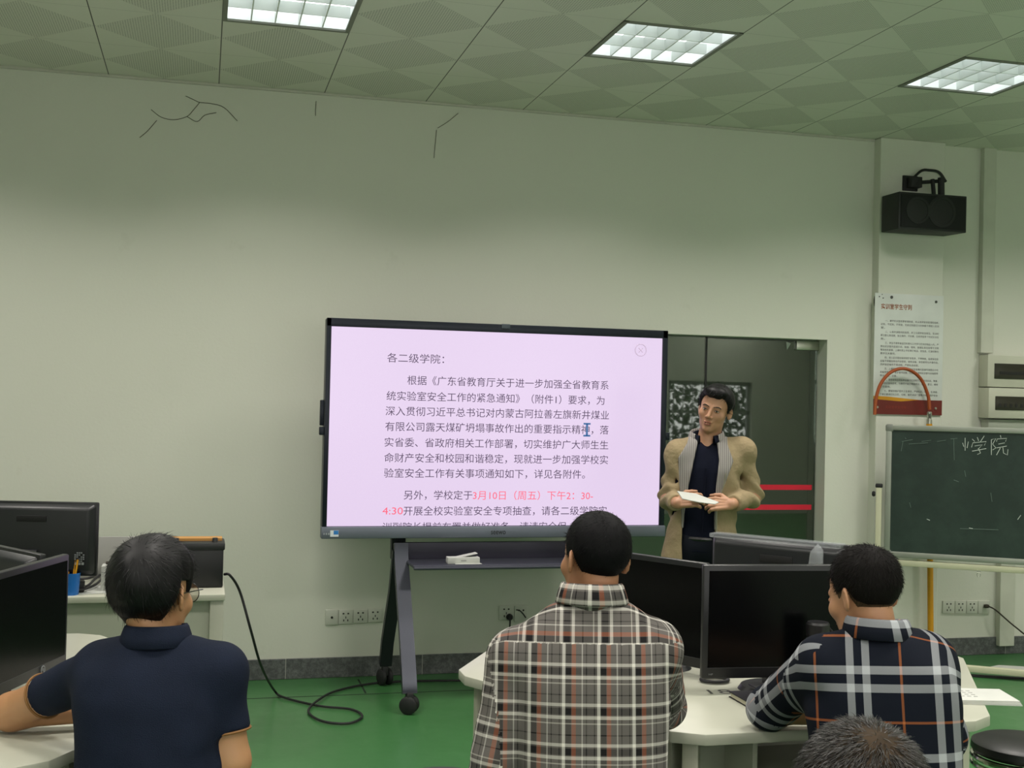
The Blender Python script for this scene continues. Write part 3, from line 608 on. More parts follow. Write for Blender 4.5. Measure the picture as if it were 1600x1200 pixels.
# ------------------------------------------------------------------ monitors
MB_ = mat('monitor black plastic', (21, 23, 26), 0.42, var=.08); MBZ = mat('monitor bezel', (20, 21, 24), .38); SCRN = mat('dark screen', (4, 5, 6), 0.22, var=0, spec=.2); CHROME = mat('pale grey mark', (150, 154, 158), .35, .4)
SLOT = mat('recess black', (7, 7, 8), .8)
def monitor(label, top_a, top_b, ztop, wd, hgt, base_z, anchor, back=False, logo=None, group='black monitors on the desks', name='monitor', tilt=0.0):
    """top_a, top_b: two points of the upper edge (left to right as seen); anchor: which end of the panel the first or second point marks"""
    d = (top_b-top_a); d.z = 0; d.normalize(); ang = math.atan2(d.y, d.x)
    o_ = top_a if anchor == 'left' else top_b - d*wd
    c = o_+d*(wd/2); t = thing(name, label, 'monitor', (c.x, c.y, base_z), ang, group); zt = ztop-base_z; zb = zt-hgt; w2 = wd/2
    s = 1 if back else -1                     # local -y faces the viewer: the screen, or the back
    Mt = Matrix.Translation((0, 0, (zt+zb)/2)) @ Matrix.Rotation(tilt, 4, 'X') @ Matrix.Translation((0, 0, -(zt+zb)/2))
    f = bm_new(); box(f, (-w2, -.012, zb), (w2, .012, zt), .006, Mt); obj('panel', f, MBZ, t)
    hb = bm_new(); tb_ = bmesh.new(); bmesh.ops.create_cube(tb_, size=1)
    for v in tb_.verts:
        far = v.co.y*-s > 0 if False else (v.co.y*s < 0)
        kx = .90 if far else .985
        v.co = Vector((v.co.x*2*w2*kx, (-s*.050 if far else -s*.010), (zt+zb)/2+v.co.z*hgt*(.84 if far else .97)))
    bmesh.ops.bevel(tb_, geom=tb_.edges[:], offset=.012, segments=3, affect='EDGES', profile=.5); merge(hb, tb_, Mt)
    obj('back_cover', hb, MB_, t)
    obj('screen', box(bm_new(), (-w2+.018, s*.0125-.002, zb+.035), (w2-.018, s*.0125+.002, zt-.018), 0, Mt), SCRN, t)
    if back:
        sl = bm_new(); box(sl, (-.055, -.0535, zt-.085), (.075, -.048, zt-.058), .008, Mt); obj('vent_slot', sl, SLOT, t)
    else:
        obj('lip_line', box(bm_new(), (-w2+.016, -.0145, zb+.033), (w2-.016, -.0125, zb+.0345), 0, Mt), mat('lip grey', (60, 62, 66), .4), t)
    nb = bm_new(); box(nb, (-.045, -s*.075, 0.01), (.045, -s*.05, zb+.12), .008); obj('neck', nb, MB_, t)
    bs = bm_new(); tt = bmesh.new(); bmesh.ops.create_cone(tt, cap_ends=True, segments=40, radius1=.13, radius2=.12, depth=.014)
    bmesh.ops.scale(tt, vec=(1, .78, 1), verts=tt.verts); merge(bs, tt, Matrix.Translation((0, -s*.06, .007))); obj('base', bs, MB_, t)
    if logo == 'hp':
        lb = bm_new(); cxx = -w2+.02 if False else .0
        x_ = .118; tube(lb, [(x_+.011*math.cos(q*PI/12), -.0145, zb+.019+.011*math.sin(q*PI/12)) for q in range(25)], .0014, 6)
        text_bm('hp', Mt @ frame_xz((x_-.0062, -.0146, zb+.0165)), .0125, .014, bold=.01, bm=lb); obj('round_logo', lb, CHROME, t)
    if logo == 'small':
        obj('corner_lettering', text_bm('HP', Mt @ frame_xz((-w2+.022, -.0146, zb+.012)), .013, .008), CHROME, t)
    if logo == 'label':
        lb = bm_new()
        for r_ in range(5):
            for q in range(5):
                if (r_*7+q*3) % 4: box(lb, (w2-.085+q*.009, -.0535, zb+.105-r_*.009), (w2-.085+q*.009+.006, -.048, zb+.105-r_*.009+.005), 0, Mt)
        for q in range(3): box(lb, (w2-.082+q*.014, -.0535, zb+.055), (w2-.082+q*.014+.010, -.048, zb+.066), 0, Mt)
        obj('back_label', lb, CHROME, t)
    return t
zt = 1.150
monitor('black monitor at the left edge, screen facing right, round silver logo below the screen', onz(0, 893, zt), onz(103, 865, zt), zt, .545, .335, .75, 'right', logo='hp')
m2 = monitor('black monitor half hidden behind the grey plaid man, its screen turned to the left', onz(980, 863, 1.13), onz(1108, 880, 1.13), 1.13, .50, .345, .75, 'right')
monitor('black front-on monitor facing the man in dark plaid, on the right desk', onz(1098, 882, 1.152), onz(1300, 882, 1.152), 1.152, .555, .350, .75, 'left', logo='small')
m4 = monitor('dark monitor seen from behind, clear film on its top edge, below the standing man', onz(1115, 832, zt), onz(1308, 850, zt), zt, .545, .335, .75, 'left', back=True)
FILM = NT('clear film'); FILM.b.inputs['Base Color'].default_value = lin((190, 195, 200))+(1,); FILM.b.inputs['Alpha'].default_value = .26; FILM.b.inputs['Roughness'].default_value = .3
fm = bm_new(); w2 = .2725; zz = .40
box(fm, (-w2+.01, -.058, zz-.012), (w2-.02, .014, zz+.004), .004)
obj('film', fm, FILM.m, m4)
fl_ = bm_new(); q = [fl_.verts.new(v) for v in ((w2-.135, -.060, zz-.10), (w2-.075, -.064, zz-.10), (w2-.075, -.064, zz-.02), (w2-.095, -.067, zz+.004), (w2-.125, -.062, zz-.03))]; fl_.faces.new(q)
ff = obj('film_flap', fl_, FILM.m, m4); sm = ff.modifiers.new('thick', 'SOLIDIFY'); sm.thickness = .002
mb = monitor('wide black monitor seen from behind on the desk against the wall, cut by left edge', onz(0, 782, 1.15), onz(155, 785, 1.15), 1.15, .57, .325, .75, 'right', back=True, logo='label')
monitor('monitor at the left edge showing only its dark upper edge, behind the nearest screen', onz(0, 852, zt), onz(68, 866, zt), zt, .545, .335, .75, 'right', back=True)
# cable loop beside the front-on monitor
tag(solo('cable_loop', tube(bm_new(), [(2.178+.045*math.cos(q*PI/12), -3.475+.035*math.sin(q*PI/12), .758) for q in range(25)], .006, 8), BLACK, 'black ring of cable on the white desk left of the monitor foot', 'cable'), None, None)
def loft_box(lo, hi, bev, M): return box(bm_new(), lo, hi, bev, M)
# keyboard corner by the plaid man's right arm, notebook, keyboard, thermos, papers
tag(solo('keyboard', box(bm_new(), (-.20, -.06, 0), (.20, .06, .02), .006, Matrix.Translation((1.775, -3.43, .751)) @ Matrix.Rotation(-1.05, 4, 'Z')), MB_, 'black keyboard corner poking out beside the grey plaid sleeve', 'keyboard'), None, None)
nb_ = thing('notebook', 'closed black notebook with cream pages under the dark plaid elbow', 'notebook', (2.24, -3.765, .7505), 0)
obj('pages', B((-.096, -.095, 0.002), (.096, .095, .014)), mat('cream pages', (196, 192, 168), .7), nb_)
obj('cover', box(B((-.10, -.10, .014), (.10, .10, .018), .002), (-.10, -.10, 0), (.10, .10, .002)), mat('notebook cover', (24, 24, 27), .55), nb_)
tag(solo('keyboard', box(bm_new(), (0, -.12, 0), (.36, 0, .018), .006, Matrix.Translation((2.245, -3.575, .7505))), MB_, 'dark keyboard below the front-on monitor, behind the plaid elbow', 'keyboard'), None, None)
th = thing('flask', 'black ribbed flask with a strap standing before the front-on monitor', 'flask', (2.385, -3.762, .7505))
lathe_p = [(0, 0), (.034, 0), (.036, .006), (.036, .10), (.034, .104), (.036, .108), (.037, .115), (.037, .142), (.034, .148), (0, .15)]
FB = mat('flask black', (16, 16, 18), .35)
ob_ = obj('flask_body', lathe(bm_new(), lathe_p, 28), FB, th); obj('flask_lid', lathe(bm_new(), [(0, .148), (.033, .148), (.037, .152), (.037, .178), (.033, .183), (0, .184)], 28), mat('flask lid', (24, 24, 26), .4), th)
obj('flask_strap', tube(bm_new(), smooth_path([(.034, -.01, .17), (.05, -.012, .155), (.052, -.012, .13), (.040, -.012, .10)]), .003, 6), FB, th)
th.scale = (.95, .95, 1.32)
pp = thing('paper_pad', 'open white paper pad with faint writing at the right corner of the desk', 'paper', (2.86, -3.80, .7505), -.28)
for q in range(3): obj('sheet', box(bm_new(), (-.10, -.075, 0), (.16-q*.004, .075+q*.003, .004), 0, Matrix.Translation((0, 0, q*.0045)) @ Matrix.Rotation(q*.03-.03, 4, 'Z')), PAPER, pp)
wr = bm_new()
for r_ in range(4):
    for q in range(4): box(wr, (-.03+q*.020, .045-r_*.024, .0133), (-.03+q*.020+.012, .048-r_*.024, .0140))
obj('handwriting', wr, mat('pencil grey', (150, 150, 148), .8), pp)
# stools with black seats and chrome rings
SEAT = mat('stool black vinyl', (22, 22, 23), .38); CHR = mat('chrome', (200, 200, 190), .12, 1.0, var=0)
def stool(loc, label, h=.46):
    t = thing('stool', label, 'stool', loc, 0, 'round black stools')
    obj('seat', lathe(bm_new(), [(0, h-.05), (.165, h-.05), (.178, h-.035), (.176, h-.012), (.155, h-.002), (0, h)], 40), SEAT, t)
    for z in (h-.062, h-.09): obj('ring', tube(bm_new(), [(.170*math.cos(q*PI/20), .170*math.sin(q*PI/20), z) for q in range(41)], .011, 8), CHR, t)
    obj('post', lathe(bm_new(), [(.026, .10), (.026, h-.06), (.06, h-.052), (0, h-.05)], 16), CHR, t)
    for q in range(5):
        a = q*2*PI/5
        obj('leg', tube(bm_new(), [(0, 0, .115), (.10*math.cos(a), .10*math.sin(a), .10), (.24*math.cos(a), .24*math.sin(a), .055)], .014, 8), CHR, t)
        obj('wheel', lathe(bm_new(), [(0, -.012), (.024, -.012), (.024, .012), (0, .012)], 14, Matrix.Translation((.24*math.cos(a), .24*math.sin(a), .024)) @ Matrix.Rotation(PI/2, 4, 'X')), BLACK, t)
    return t
sc0 = stool((3.45, -3.33, 0), 'round black stool with a shiny metal ring at the lower right edge')
c = onz(692, 1223, .56); stool((c.x, c.y, 0), 'black stool seat just showing at the bottom edge left of the grey plaid man', .56)
# ------------------------------------------------------------------ teacher's desk by the wall at left
td = thing('teacher_desk', 'white desk against the wall at left carrying a black battery and a monitor', 'desk', (-.12, -1.27, 0))
x0, x1, y0, y1 = -.95, .674, -1.57, -.98
obj('desktop', B((x0, y0, .722), (x1, y1, .75), .003), LAM, td, True)
obj('side_panel', B((x1-.065, y0+.02, 0), (x1-.005, y1, .722), .003), LAM, td, True)
obj('side_panel', B((x0+.005, y0+.02, 0), (x0+.065, y1, .722), .003), LAM, td, True)
obj('modesty_panel', B((x0+.06, y0+.055, .08), (x1-.06, y0+.075, .722)), LAMD, td, True)
tag(solo('desk_screen', B((x0, y1-.06, .7505), (.42, y1-.045, .948), .002), mat('desk screen grey', (150, 150, 146), .5), 'grey upright desk screen with a pale top edge behind the white box', 'screen panel'), None, None)
bt = thing('battery', 'black box battery with terminals on the white desk by the wall', 'battery', (.56, -1.30, .75))
bx0, bx1 = ony(258, 880, -1.38).x, ony(351, 880, -1.38).x
BATT = mat('battery black', (12, 13, 16), .45)
obj('case', B((bx0, -1.38, .752), (bx1-.006, -1.20, .925), .006), BATT, bt, True)
obj('lid', B((bx0-.004, -1.385, .922), (bx1, -1.195, .956), .006), mat('battery lid', (30, 31, 33), .45), bt, True)
obj('terminal', lathe(bm_new(), [(.014, 0), (.012, .02), (0, .021)], 16, Matrix.Translation((bx1-.045, -1.34, .955))), mat('terminal grey', (48, 48, 48), .4), bt, True)
obj('terminal', lathe(bm_new(), [(.014, 0), (.012, .02), (0, .021)], 16, Matrix.Translation((bx0+.045, -1.34, .955))), mat('terminal grey', (48, 48, 48), .4), bt, True)
tag(solo('cardboard', B((bx0+.02, -1.30, .9565), (bx1-.012, -1.215, .968)), mat('tan cardboard', (176, 130, 70), .8), 'tan cardboard strip lying on top of the black battery', 'cardboard'), None, None)
cab_pts = [(.672, -1.30, .80), (.70, -1.31, .795)] + [tuple(ony(x, y, -1.25)) for x, y in ((375, 925), (392, 985))] + [tuple(ony(408, 1040, -1.05)), tuple(onz(428, 1078, .045)), tuple(onz(445, 1090, .012)), tuple(onz(500, 1103, .010)), tuple(onz(548, 1108, .010)), tuple(onz(566, 1119, .010)), tuple(onz(545, 1130, .010)), tuple(onz(505, 1127, .010)), tuple(onz(482, 1112, .010)), tuple(onz(497, 1094, .018)), tuple(onz(530, 1078, .010)), tuple(onz(600, 1066, .010)), tuple(onz(720, 1063, .010)), tuple(onz(860, 1062, .010))]
tag(solo('black_cable', tube(bm_new(), smooth_path(cab_pts, 10), .0062, 8), BLACK, 'thick black cable running from the battery down and looping on the green floor', 'cable'), None, None)
# small things on that desk
wbx = thing('carton', 'small white upright box on the wall desk beside the seated man\'s hair', 'box', (.20, -1.40, .75))
ca, cb_ = ony(158, 885, -1.42), ony(188, 922, -1.42)
obj('carton_body', B((ca.x, -1.42, .751), (ca.x+.16, -1.33, ca.z), .003), PAPER, wbx, True)
obj('carton_seam', B((ca.x+.002, -1.4215, ca.z-.028), (ca.x+.158, -1.4195, ca.z-.026)), mat('seam grey', (130, 130, 128), .6), wbx, True)
tag(solo('cable_clump', tube(bm_new(), smooth_path([(ca.x+.02, -1.38, ca.z+.010), (ca.x+.06, -1.40, ca.z+.012), (ca.x+.05, -1.36, ca.z+.014), (ca.x+.11, -1.39, ca.z+.012), (ca.x+.14, -1.36, ca.z+.011)]), .008, 6), DKBROWN, 'dark curl of cable lying on the small white box', 'cable'), None, None)
pc_ = ony(110, 930, -1.50)
pcup = thing('pencil_cup', 'blue cup of yellow pencils at the edge of the nearest monitor', 'cup', (pc_.x, -1.50, .75))
obj('cup', lathe(bm_new(), [(0, 0), (.034, 0), (.040, .095), (.037, .095), (.031, .004), (0, .004)], 24), mat('blue plastic', (20, 96, 170), .4), pcup)
for n, (dx, dy) in enumerate(((.012, 0), (-.012, .01), (.02, -.012))):
    p_ = thing('pencil', ['yellow pencil leaning right in the blue cup', 'yellow pencil leaning left in the blue cup', 'yellow pencil at the front of the blue cup'][n], 'pencil', (pc_.x, -1.50, .755), 0, 'pencils in the blue cup')
    obj('shaft', tube(bm_new(), [(dx*.5, dy*.5, .006), (dx*1.4, dy*1.4, .15)], .0045, 6), YEL, p_); obj('tip', tube(bm_new(), [(dx*1.4, dy*1.4, .15), (dx*1.5, dy*1.5, .163)], [.0045, .001], 6), BLACK, p_)
ad = thing('power_adapter', 'black power adapter with curling leads on the wall desk behind the screen edge', 'adapter', (.10, -1.47, .75))
q0 = onz(125, 912, .77)
obj('adapter', box(bm_new(), (-.03, -.02, 0), (.03, .02, .05), .006, Matrix.Translation((q0.x, -1.44, .751))), BLACK, ad, True)
for pts in (((115, 916), (135, 916), (148, 905), (157, 898)), ((125, 905), (140, 903), (152, 897), (158, 899)), ((112, 922), (130, 921), (148, 914), (158, 906))):
    obj('lead', tube(bm_new(), smooth_path([tuple(onz(x, y, .765)) for x, y in pts]), .006, 6), BLACK, ad, True)
tag(solo('paper_sheet', box(bm_new(), (-.11, -.14, 0), (.11, .10, .001), 0, Matrix.Translation((.08, -1.36, .7506)) @ Matrix.Rotation(.2, 4, 'Z')), PAPER, 'loose printed paper under the adapter leads on the wall desk', 'paper'), None, None)
cap = ony(190, 858, -1.06)
tag(solo('clear_bowl', lathe(bm_new(), [(0, 0), (.055, 0), (.07, .02), (.06, .04), (.03, .05), (0, .052)], 24, Matrix.Translation((.40, -1.12, .905))), FILM.m, 'clear plastic lid standing behind the seated man\'s hair', 'lid'), None, None) if False else None
# ------------------------------------------------------------------ cobwebs on the front wall
WEB = mat('sooty cobweb', (92, 92, 80), .9)
def web(lines, label, r=.004):
    b_ = bm_new()
    for ln in lines: tube(b_, smooth_path([tuple(ony(x, y, -.004)) for x, y in ln], 4), r, 5)
    tag(solo('cobweb', b_, WEB, label, 'cobweb', 'cobwebs on the front wall'), None, None)
web([[(290, 150), (303, 156), (312, 160), (330, 162), (350, 168), (371, 189)], [(312, 160), (302, 172), (292, 182), (272, 187), (252, 183), (236, 171)], [(292, 182), (308, 190), (320, 180), (338, 176)], [(245, 188), (230, 205), (218, 215)]], 'dark branching cobweb high on the wall below the left ceiling light', .0020)
web([[(494, 158), (493, 172), (493, 181)]], 'single short cobweb thread hanging near the ceiling above the screen', .0018)
web([[(716, 177), (700, 190), (684, 200)], [(682, 203), (680, 225), (678, 247)]], 'bent thin cobweb line near the ceiling, right of the short thread', .0018)
hole = ony(1366, 470, -.05)
tag(solo('wall_gap', lathe(bm_new(), [(.014, 0), (.010, .003), (0, .003)], 10, Matrix.Translation((4.8035, -.04, hole.z)) @ Matrix.Rotation(-PI/2, 4, 'Y') @ Matrix.Diagonal((2.6, 1, 1, 1))), mat('dark chip', (60, 60, 54), .9), 'dark chipped spot in the pillar edge at the poster\'s upper corner', 'hole'), None, None)
# ------------------------------------------------------------------ people: smooth blended volumes turned into one surface
F4 = np.float32
def va(v): return np.array(v, dtype=F4)
def smin(a, b, k):
    h = np.clip(.5+.5*(b-a)/k, 0, 1); return b+(a-b)*h-k*h*(1-h)
def smax(a, b, k): return -smin(-a, -b, k)
def cap(P, a, b, ra, rb):
    a, b = va(a), va(b); ab = b-a; t = np.clip(((P-a)@ab)/max(float(ab@ab), 1e-9), 0, 1)
    return np.linalg.norm(P-a-t[:, None]*ab, axis=1)-(ra+(rb-ra)*t)
def ell(P, c, r):
    q = (P-va(c)); r = va(r); k0 = np.linalg.norm(q/r, axis=1); k1 = np.linalg.norm(q/(r*r), axis=1)
    return k0*(k0-1)/np.maximum(k1, 1e-6)
def noise3(P, f, seed, n=5):
    g = np.random.default_rng(seed); o = np.zeros(len(P), F4)
    for i in range(n):
        d = g.normal(size=3).astype(F4); d /= np.linalg.norm(d); o += np.sin(P@(d*f*(.6+.9*g.random()))+g.random()*6.28)
    return o/n
def sdf_mesh(fn, lo, hi, h):
    """surface nets on a sparse grid: returns vertices, quads"""
    lo = np.array(lo, float); n = [int(math.ceil((hi[i]-lo[i])/h/8))*8+1 for i in range(3)]
    nb = [(q-1)//8 for q in n]; gi = np.stack(np.meshgrid(*[np.arange(q) for q in nb], indexing='ij'), -1).reshape(-1, 3)
    dc = fn((lo+(gi*8+4)*h).astype(F4)); V = np.empty(n, F4)
    act = np.abs(dc) < 8*h*.87*1.5+.012
    Vb = np.where(dc < 0, -1., 1.).astype(F4).reshape(nb)
    idx = [np.minimum(np.arange(q)//8, nb[i]-1) for i, q in enumerate(n)]
    V[:] = Vb[np.ix_(*idx)]
    off = np.stack(np.meshgrid(*[np.arange(9)]*3, indexing='ij'), -1).reshape(-1, 3); ga = gi[act]*8
    for s in range(0, len(ga), 120):
        I = (ga[s:s+120, None, :]+off[None]).reshape(-1, 3); V[I[:, 0], I[:, 1], I[:, 2]] = fn((lo+I*h).astype(F4))
    S = V < 0; c = S[:-1, :-1, :-1].astype(np.int8)
    for a in (0, 1):
        for b in (0, 1):
            for d in (0, 1):
                if a+b+d: c = c+S[a:n[0]-1+a, b:n[1]-1+b, d:n[2]-1+d]
    cells = np.argwhere((c > 0) & (c < 8)); vid = np.full([q-1 for q in n], -1, np.int32); vid[tuple(cells.T)] = np.arange(len(cells))
    cor = np.array([(a, b, d) for a in (0, 1) for b in (0, 1) for d in (0, 1)])
    val = np.stack([V[tuple((cells+q).T)] for q in cor], 1); acc = np.zeros((len(cells), 3)); cnt = np.zeros(len(cells))
    for i in range(8):
        for j in range(i+1, 8):
            if np.abs(cor[i]-cor[j]).sum() != 1: continue
            m = (val[:, i] < 0) != (val[:, j] < 0); t = np.where(m, val[:, i]/np.where(m, val[:, i]-val[:, j], 1), 0)
            acc += m[:, None]*(cor[i]+t[:, None]*(cor[j]-cor[i])); cnt += m
    verts = lo+(cells+acc/cnt[:, None])*h; quads = []
    for ax in range(3):
        o1, o2 = [q for q in range(3) if q != ax]
        sl0 = [slice(None)]*3; sl1 = [slice(None)]*3; sl0[ax] = slice(0, -1); sl1[ax] = slice(1, None)
        E_ = np.argwhere(S[tuple(sl0)] != S[tuple(sl1)]); E_ = E_[(E_[:, o1] > 0) & (E_[:, o2] > 0) & (E_[:, o1] < n[o1]-1) & (E_[:, o2] < n[o2]-1)]
        if not len(E_): continue
        q = []
        for d1, d2 in ((-1, -1), (0, -1), (0, 0), (-1, 0)):
            k_ = E_.copy(); k_[:, o1] += d1; k_[:, o2] += d2; q.append(vid[tuple(k_.T)])
        q = np.stack(q, 1); neg = S[tuple(E_.T)]
        flip = neg if ax != 1 else ~neg
        q[~flip] = q[~flip][:, ::-1]; quads.append(q)
    return verts, np.concatenate(quads)
def mesh_from(name, v, q, m, parent, uv=None):
    me = bpy.data.meshes.new(name); n, f = len(v), len(q)
    me.vertices.add(n); me.vertices.foreach_set('co', np.asarray(v, F4).ravel())
    me.loops.add(4*f); me.loops.foreach_set('vertex_index', np.asarray(q, np.int32).ravel())
    me.polygons.add(f); me.polygons.foreach_set('loop_start', np.arange(0, 4*f, 4, dtype=np.int32))
    me.update(calc_edges=True)
    if uv is not None: l = me.uv_layers.new(name='cloth'); l.data.foreach_set('uv', np.asarray(uv, F4).ravel())
    me.validate(); me.polygons.foreach_set('use_smooth', [True]*len(me.polygons))
    return link(name, me, m, parent, True)
# --- materials
def skin_mat(name, c, blush=(150, 92, 70)):
    k = NT(name); b = k.b; b.inputs['Roughness'].default_value = .48; b.inputs['Subsurface Weight'].default_value = .08; b.inputs['Subsurface Radius'].default_value = (.01, .004, .002); b.inputs['Subsurface Scale'].default_value = .3
    tc = k.n('ShaderNodeTexCoord'); n1 = k.n('ShaderNodeTexNoise', Scale=22.0, Detail=4.0); k.l(tc.outputs['Object'], n1.inputs['Vector'])
    k.l(k.mix(k.math('MULTIPLY', n1.outputs[0], .35), lin(c), lin(blush)), b.inputs['Base Color'])
    n2 = k.n('ShaderNodeTexNoise', Scale=240.0); k.l(tc.outputs['Object'], n2.inputs['Vector']); bp = k.n('ShaderNodeBump', Strength=.08, Distance=.002); k.l(n2.outputs[0], bp.inputs['Height']); k.l(bp.outputs[0], b.inputs['Normal'])
    return k.m
def hair_mat(name, c, c2, rough=.62, spec=.10):
    k = NT(name); b = k.b; b.inputs['Roughness'].default_value = rough; b.inputs['Specular IOR Level'].default_value = spec
    tc = k.n('ShaderNodeTexCoord'); n1 = k.n('ShaderNodeTexNoise', Scale=60.0, Detail=3.0); k.l(tc.outputs['Object'], n1.inputs['Vector'])
    k.l(k.mix(n1.outputs[0], lin(c), lin(c2)), b.inputs['Base Color']); return k.m
def cloth_mat(name, c, var=.10, bump=.25):
    return mat(name, c, .85, spec=.15, var=var, scale=14, bump=bump, bscale=420)
def plaid_mat(name, base, pu, warp, pv, weft):
    """woven check: two sets of stripes, averaged where they cross"""
    k = NT(name); b = k.b; b.inputs['Roughness'].default_value = .88; b.inputs['Specular IOR Level'].default_value = .12
    uv = k.n('ShaderNodeUVMap', uv_map='cloth'); s = k.n('ShaderNodeSeparateXYZ'); k.l(uv.outputs[0], s.inputs[0])
    def layer(co, per, lst):
        f = k.math('MULTIPLY', k.math('FRACT', k.math('DIVIDE', k.math('ADD', co, 20*per), per)), per); c = lin(base)
        for pos, wd, colr in lst: c = k.mix(k.math('LESS_THAN', k.math('ABSOLUTE', k.math('SUBTRACT', f, pos)), wd/2), c, lin(colr))
        return c
    c = k.mix(.5, layer(s.outputs[0], pu, warp), layer(s.outputs[1], pv, weft))
    n2 = k.n('ShaderNodeTexNoise', Scale=900.0); k.l(uv.outputs[0], n2.inputs['Vector'])
    r = k.n('ShaderNodeMapRange'); r.inputs[3].default_value = .8; r.inputs[4].default_value = 1.2; k.l(n2.outputs[0], r.inputs[0])
    k.l(k.mix(1.0, c, r.outputs[0], 'MULTIPLY'), b.inputs['Base Color']); return k.m
# --- head
class Head:
    def __init__(s, c, fwd, up, scale=1.0):
        f = Vector(fwd).normalized(); u = Vector(up); u = (u-f*u.dot(f)).normalized(); r = f.cross(u)
        s.c = va(c); s.R = np.array([r, f, u], F4); s.s = scale       # rows: the person's right, forward, up
    def loc(s, P): return ((P-s.c)@s.R.T)/s.s
    def w(s, q): return tuple(s.c+(va(q)*s.s)@s.R)
    def M(s, q):
        w_ = s.w(q); R_ = s.R
        return Matrix(((R_[0][0], R_[1][0], R_[2][0], w_[0]), (R_[0][1], R_[1][1], R_[2][1], w_[1]), (R_[0][2], R_[1][2], R_[2][2], w_[2]), (0, 0, 0, 1)))
def skull(q):
    d = ell(q, (0, -.010, .036), (.077, .096, .082)); d = smin(d, ell(q, (0, .022, -.028), (.063, .070, .086)), .03)
    d = smin(d, ell(q, (0, .030, -.078), (.050, .052, .040)), .025); return smin(d, ell(q, (0, .068, -.106), (.022, .018, .015)), .022)
def head_sdf(q, face=True, mouth=.0026):
    d = skull(q); ax = q.copy(); ax[:, 0] = np.abs(q[:, 0])
    d = smin(d, ell(ax, (.044, .058, -.030), (.022, .022, .022)), .02)
    if face:
        d = smin(d, cap(ax, (.010, .086, .014), (.040, .078, .013), .008, .006), .014)
        d = smax(d, -ell(ax, (.031, .098, -.003), (.017, .013, .009)), .010)
        d = smin(d, cap(q, (0, .090, .004), (0, .109, -.036), .006, .0100), .010)
        d = smin(d, ell(ax, (.013, .098, -.041), (.009, .010, .008)), .006)
        d = smin(d, ell(ax, (.031, .0835, -.004), (.013, .010, .0085)), .003)
        d = smin(d, ell(q, (0, .092, -.067), (.022, .010, .0055)), .006); d = smin(d, ell(q, (0, .0905, -.078), (.019, .010, .006)), .006)
        d = smax(d, -cap(ax, (0, .104, -.0725), (.020, .096, -.0720), mouth+.0008, mouth), .002)
    e = ax-va((.077, -.012, -.010)); e = np.stack([e[:, 0]*.86-e[:, 1]*-.5, e[:, 1]*.86+e[:, 0]*-.5, e[:, 2]], 1)
    ear = ell(e, (.002, -.004, 0), (.007, .018, .030)); ear = smax(ear, -ell(e, (.012, -.004, .004), (.008, .012, .020)), .005)
    return smin(d, ear, .008)
def hairline(q, table):
    ph = np.degrees(np.abs(np.arctan2(q[:, 0], q[:, 1]+.005))); return np.interp(ph, [t[0] for t in table], [t[1] for t in table]).astype(F4)
def hair_fn(hd, table, tmax, edge, lump=.0, seed=1, extra=None, topz=None, ramp=.05):
    def fn(P):
        q = hd.loc(P); zl = hairline(q, table); t = edge+(tmax-edge)*np.clip((q[:, 2]-zl)/ramp, 0, 1)
        if topz is not None: t = t+topz*np.clip((q[:, 2]-.03)/.08, 0, 1)
        if lump: t = t*(1+lump*noise3(q, 70, seed, 7))
        sk = np.minimum(skull(q), ell(q, (0, -.010, .030), (.0775, .097, .085))); d = sk-t
        if extra is not None: d = extra(q, d)
        return smax(d, (zl-q[:, 2])*.85, .006)*hd.s
    return fn
def hair_mesh(name, fn, hd, m, parent, h=.0035, n=5000, ln=.02, flow=None, wd=.0007, inset=.002, bend=.5, stand=.5, keep=None, cap_on=True):
    """cap of hair plus thin tapering strands that follow the comb direction"""
    c = hd.c; v, q = sdf_mesh(fn, c-.16*hd.s, c+.16*hd.s, h); nv = len(v)
    e1, e2 = v[q[:, 1]]-v[q[:, 0]], v[q[:, 3]]-v[q[:, 0]]; nr = np.cross(e1, e2); ar = np.linalg.norm(nr, axis=1); nr /= np.maximum(ar, 1e-12)[:, None]
    g = np.random.default_rng(5); fc = v[q].mean(1); lq = hd.loc(fc.astype(F4)); nl = nr@hd.R.T
    ok = ((lq[:, 0]**2/.07**2+lq[:, 1]**2/.09**2+(lq[:, 2]-.03)**2/.08**2) > .55)&(ar > 0)
    p = ar*ok
    if keep is not None: p = p*keep(lq)
    I = g.choice(len(q), n, p=p/p.sum()); L = ln*(.6+.8*g.random(n)); root = lq[I]-nl[I]*inset
    fl = flow(lq[I]) if flow is not None else np.tile([0, 0, -1.], (n, 1)); fl = fl-nl[I]*(fl*nl[I]).sum(1)[:, None]
    fl /= np.maximum(np.linalg.norm(fl, axis=1), 1e-6)[:, None]; fl += g.normal(size=fl.shape)*.22
    d0 = nl[I]*stand+fl*(1-stand*.5); d0 /= np.linalg.norm(d0, axis=1)[:, None]; side = np.cross(d0, nl[I]+g.normal(size=d0.shape)*.4); side /= np.maximum(np.linalg.norm(side, axis=1), 1e-6)[:, None]
    pts = []
    for k_ in range(5):
        t = k_/4; dd = d0*(1-bend*t*.5)+fl*bend*t*.5-nl[I]*bend*.35*t; cen = root+dd*(L*t)[:, None]; ww = wd*(1-.85*t)
        pts += [cen-side*ww, cen+side*ww]
    A = np.stack(pts, 1).reshape(-1, 3); A = c+(A*hd.s)@hd.R
    b = nv+10*np.arange(n)[:, None]; Q = np.concatenate([np.stack([b[:, 0]+2*k_, b[:, 0]+2*k_+1, b[:, 0]+2*k_+3, b[:, 0]+2*k_+2], 1) for k_ in range(4)])
    if not cap_on: return mesh_from(name, A, Q-nv, m, parent)
    return mesh_from(name, np.concatenate([v, A]), np.concatenate([q, Q]), m, parent)
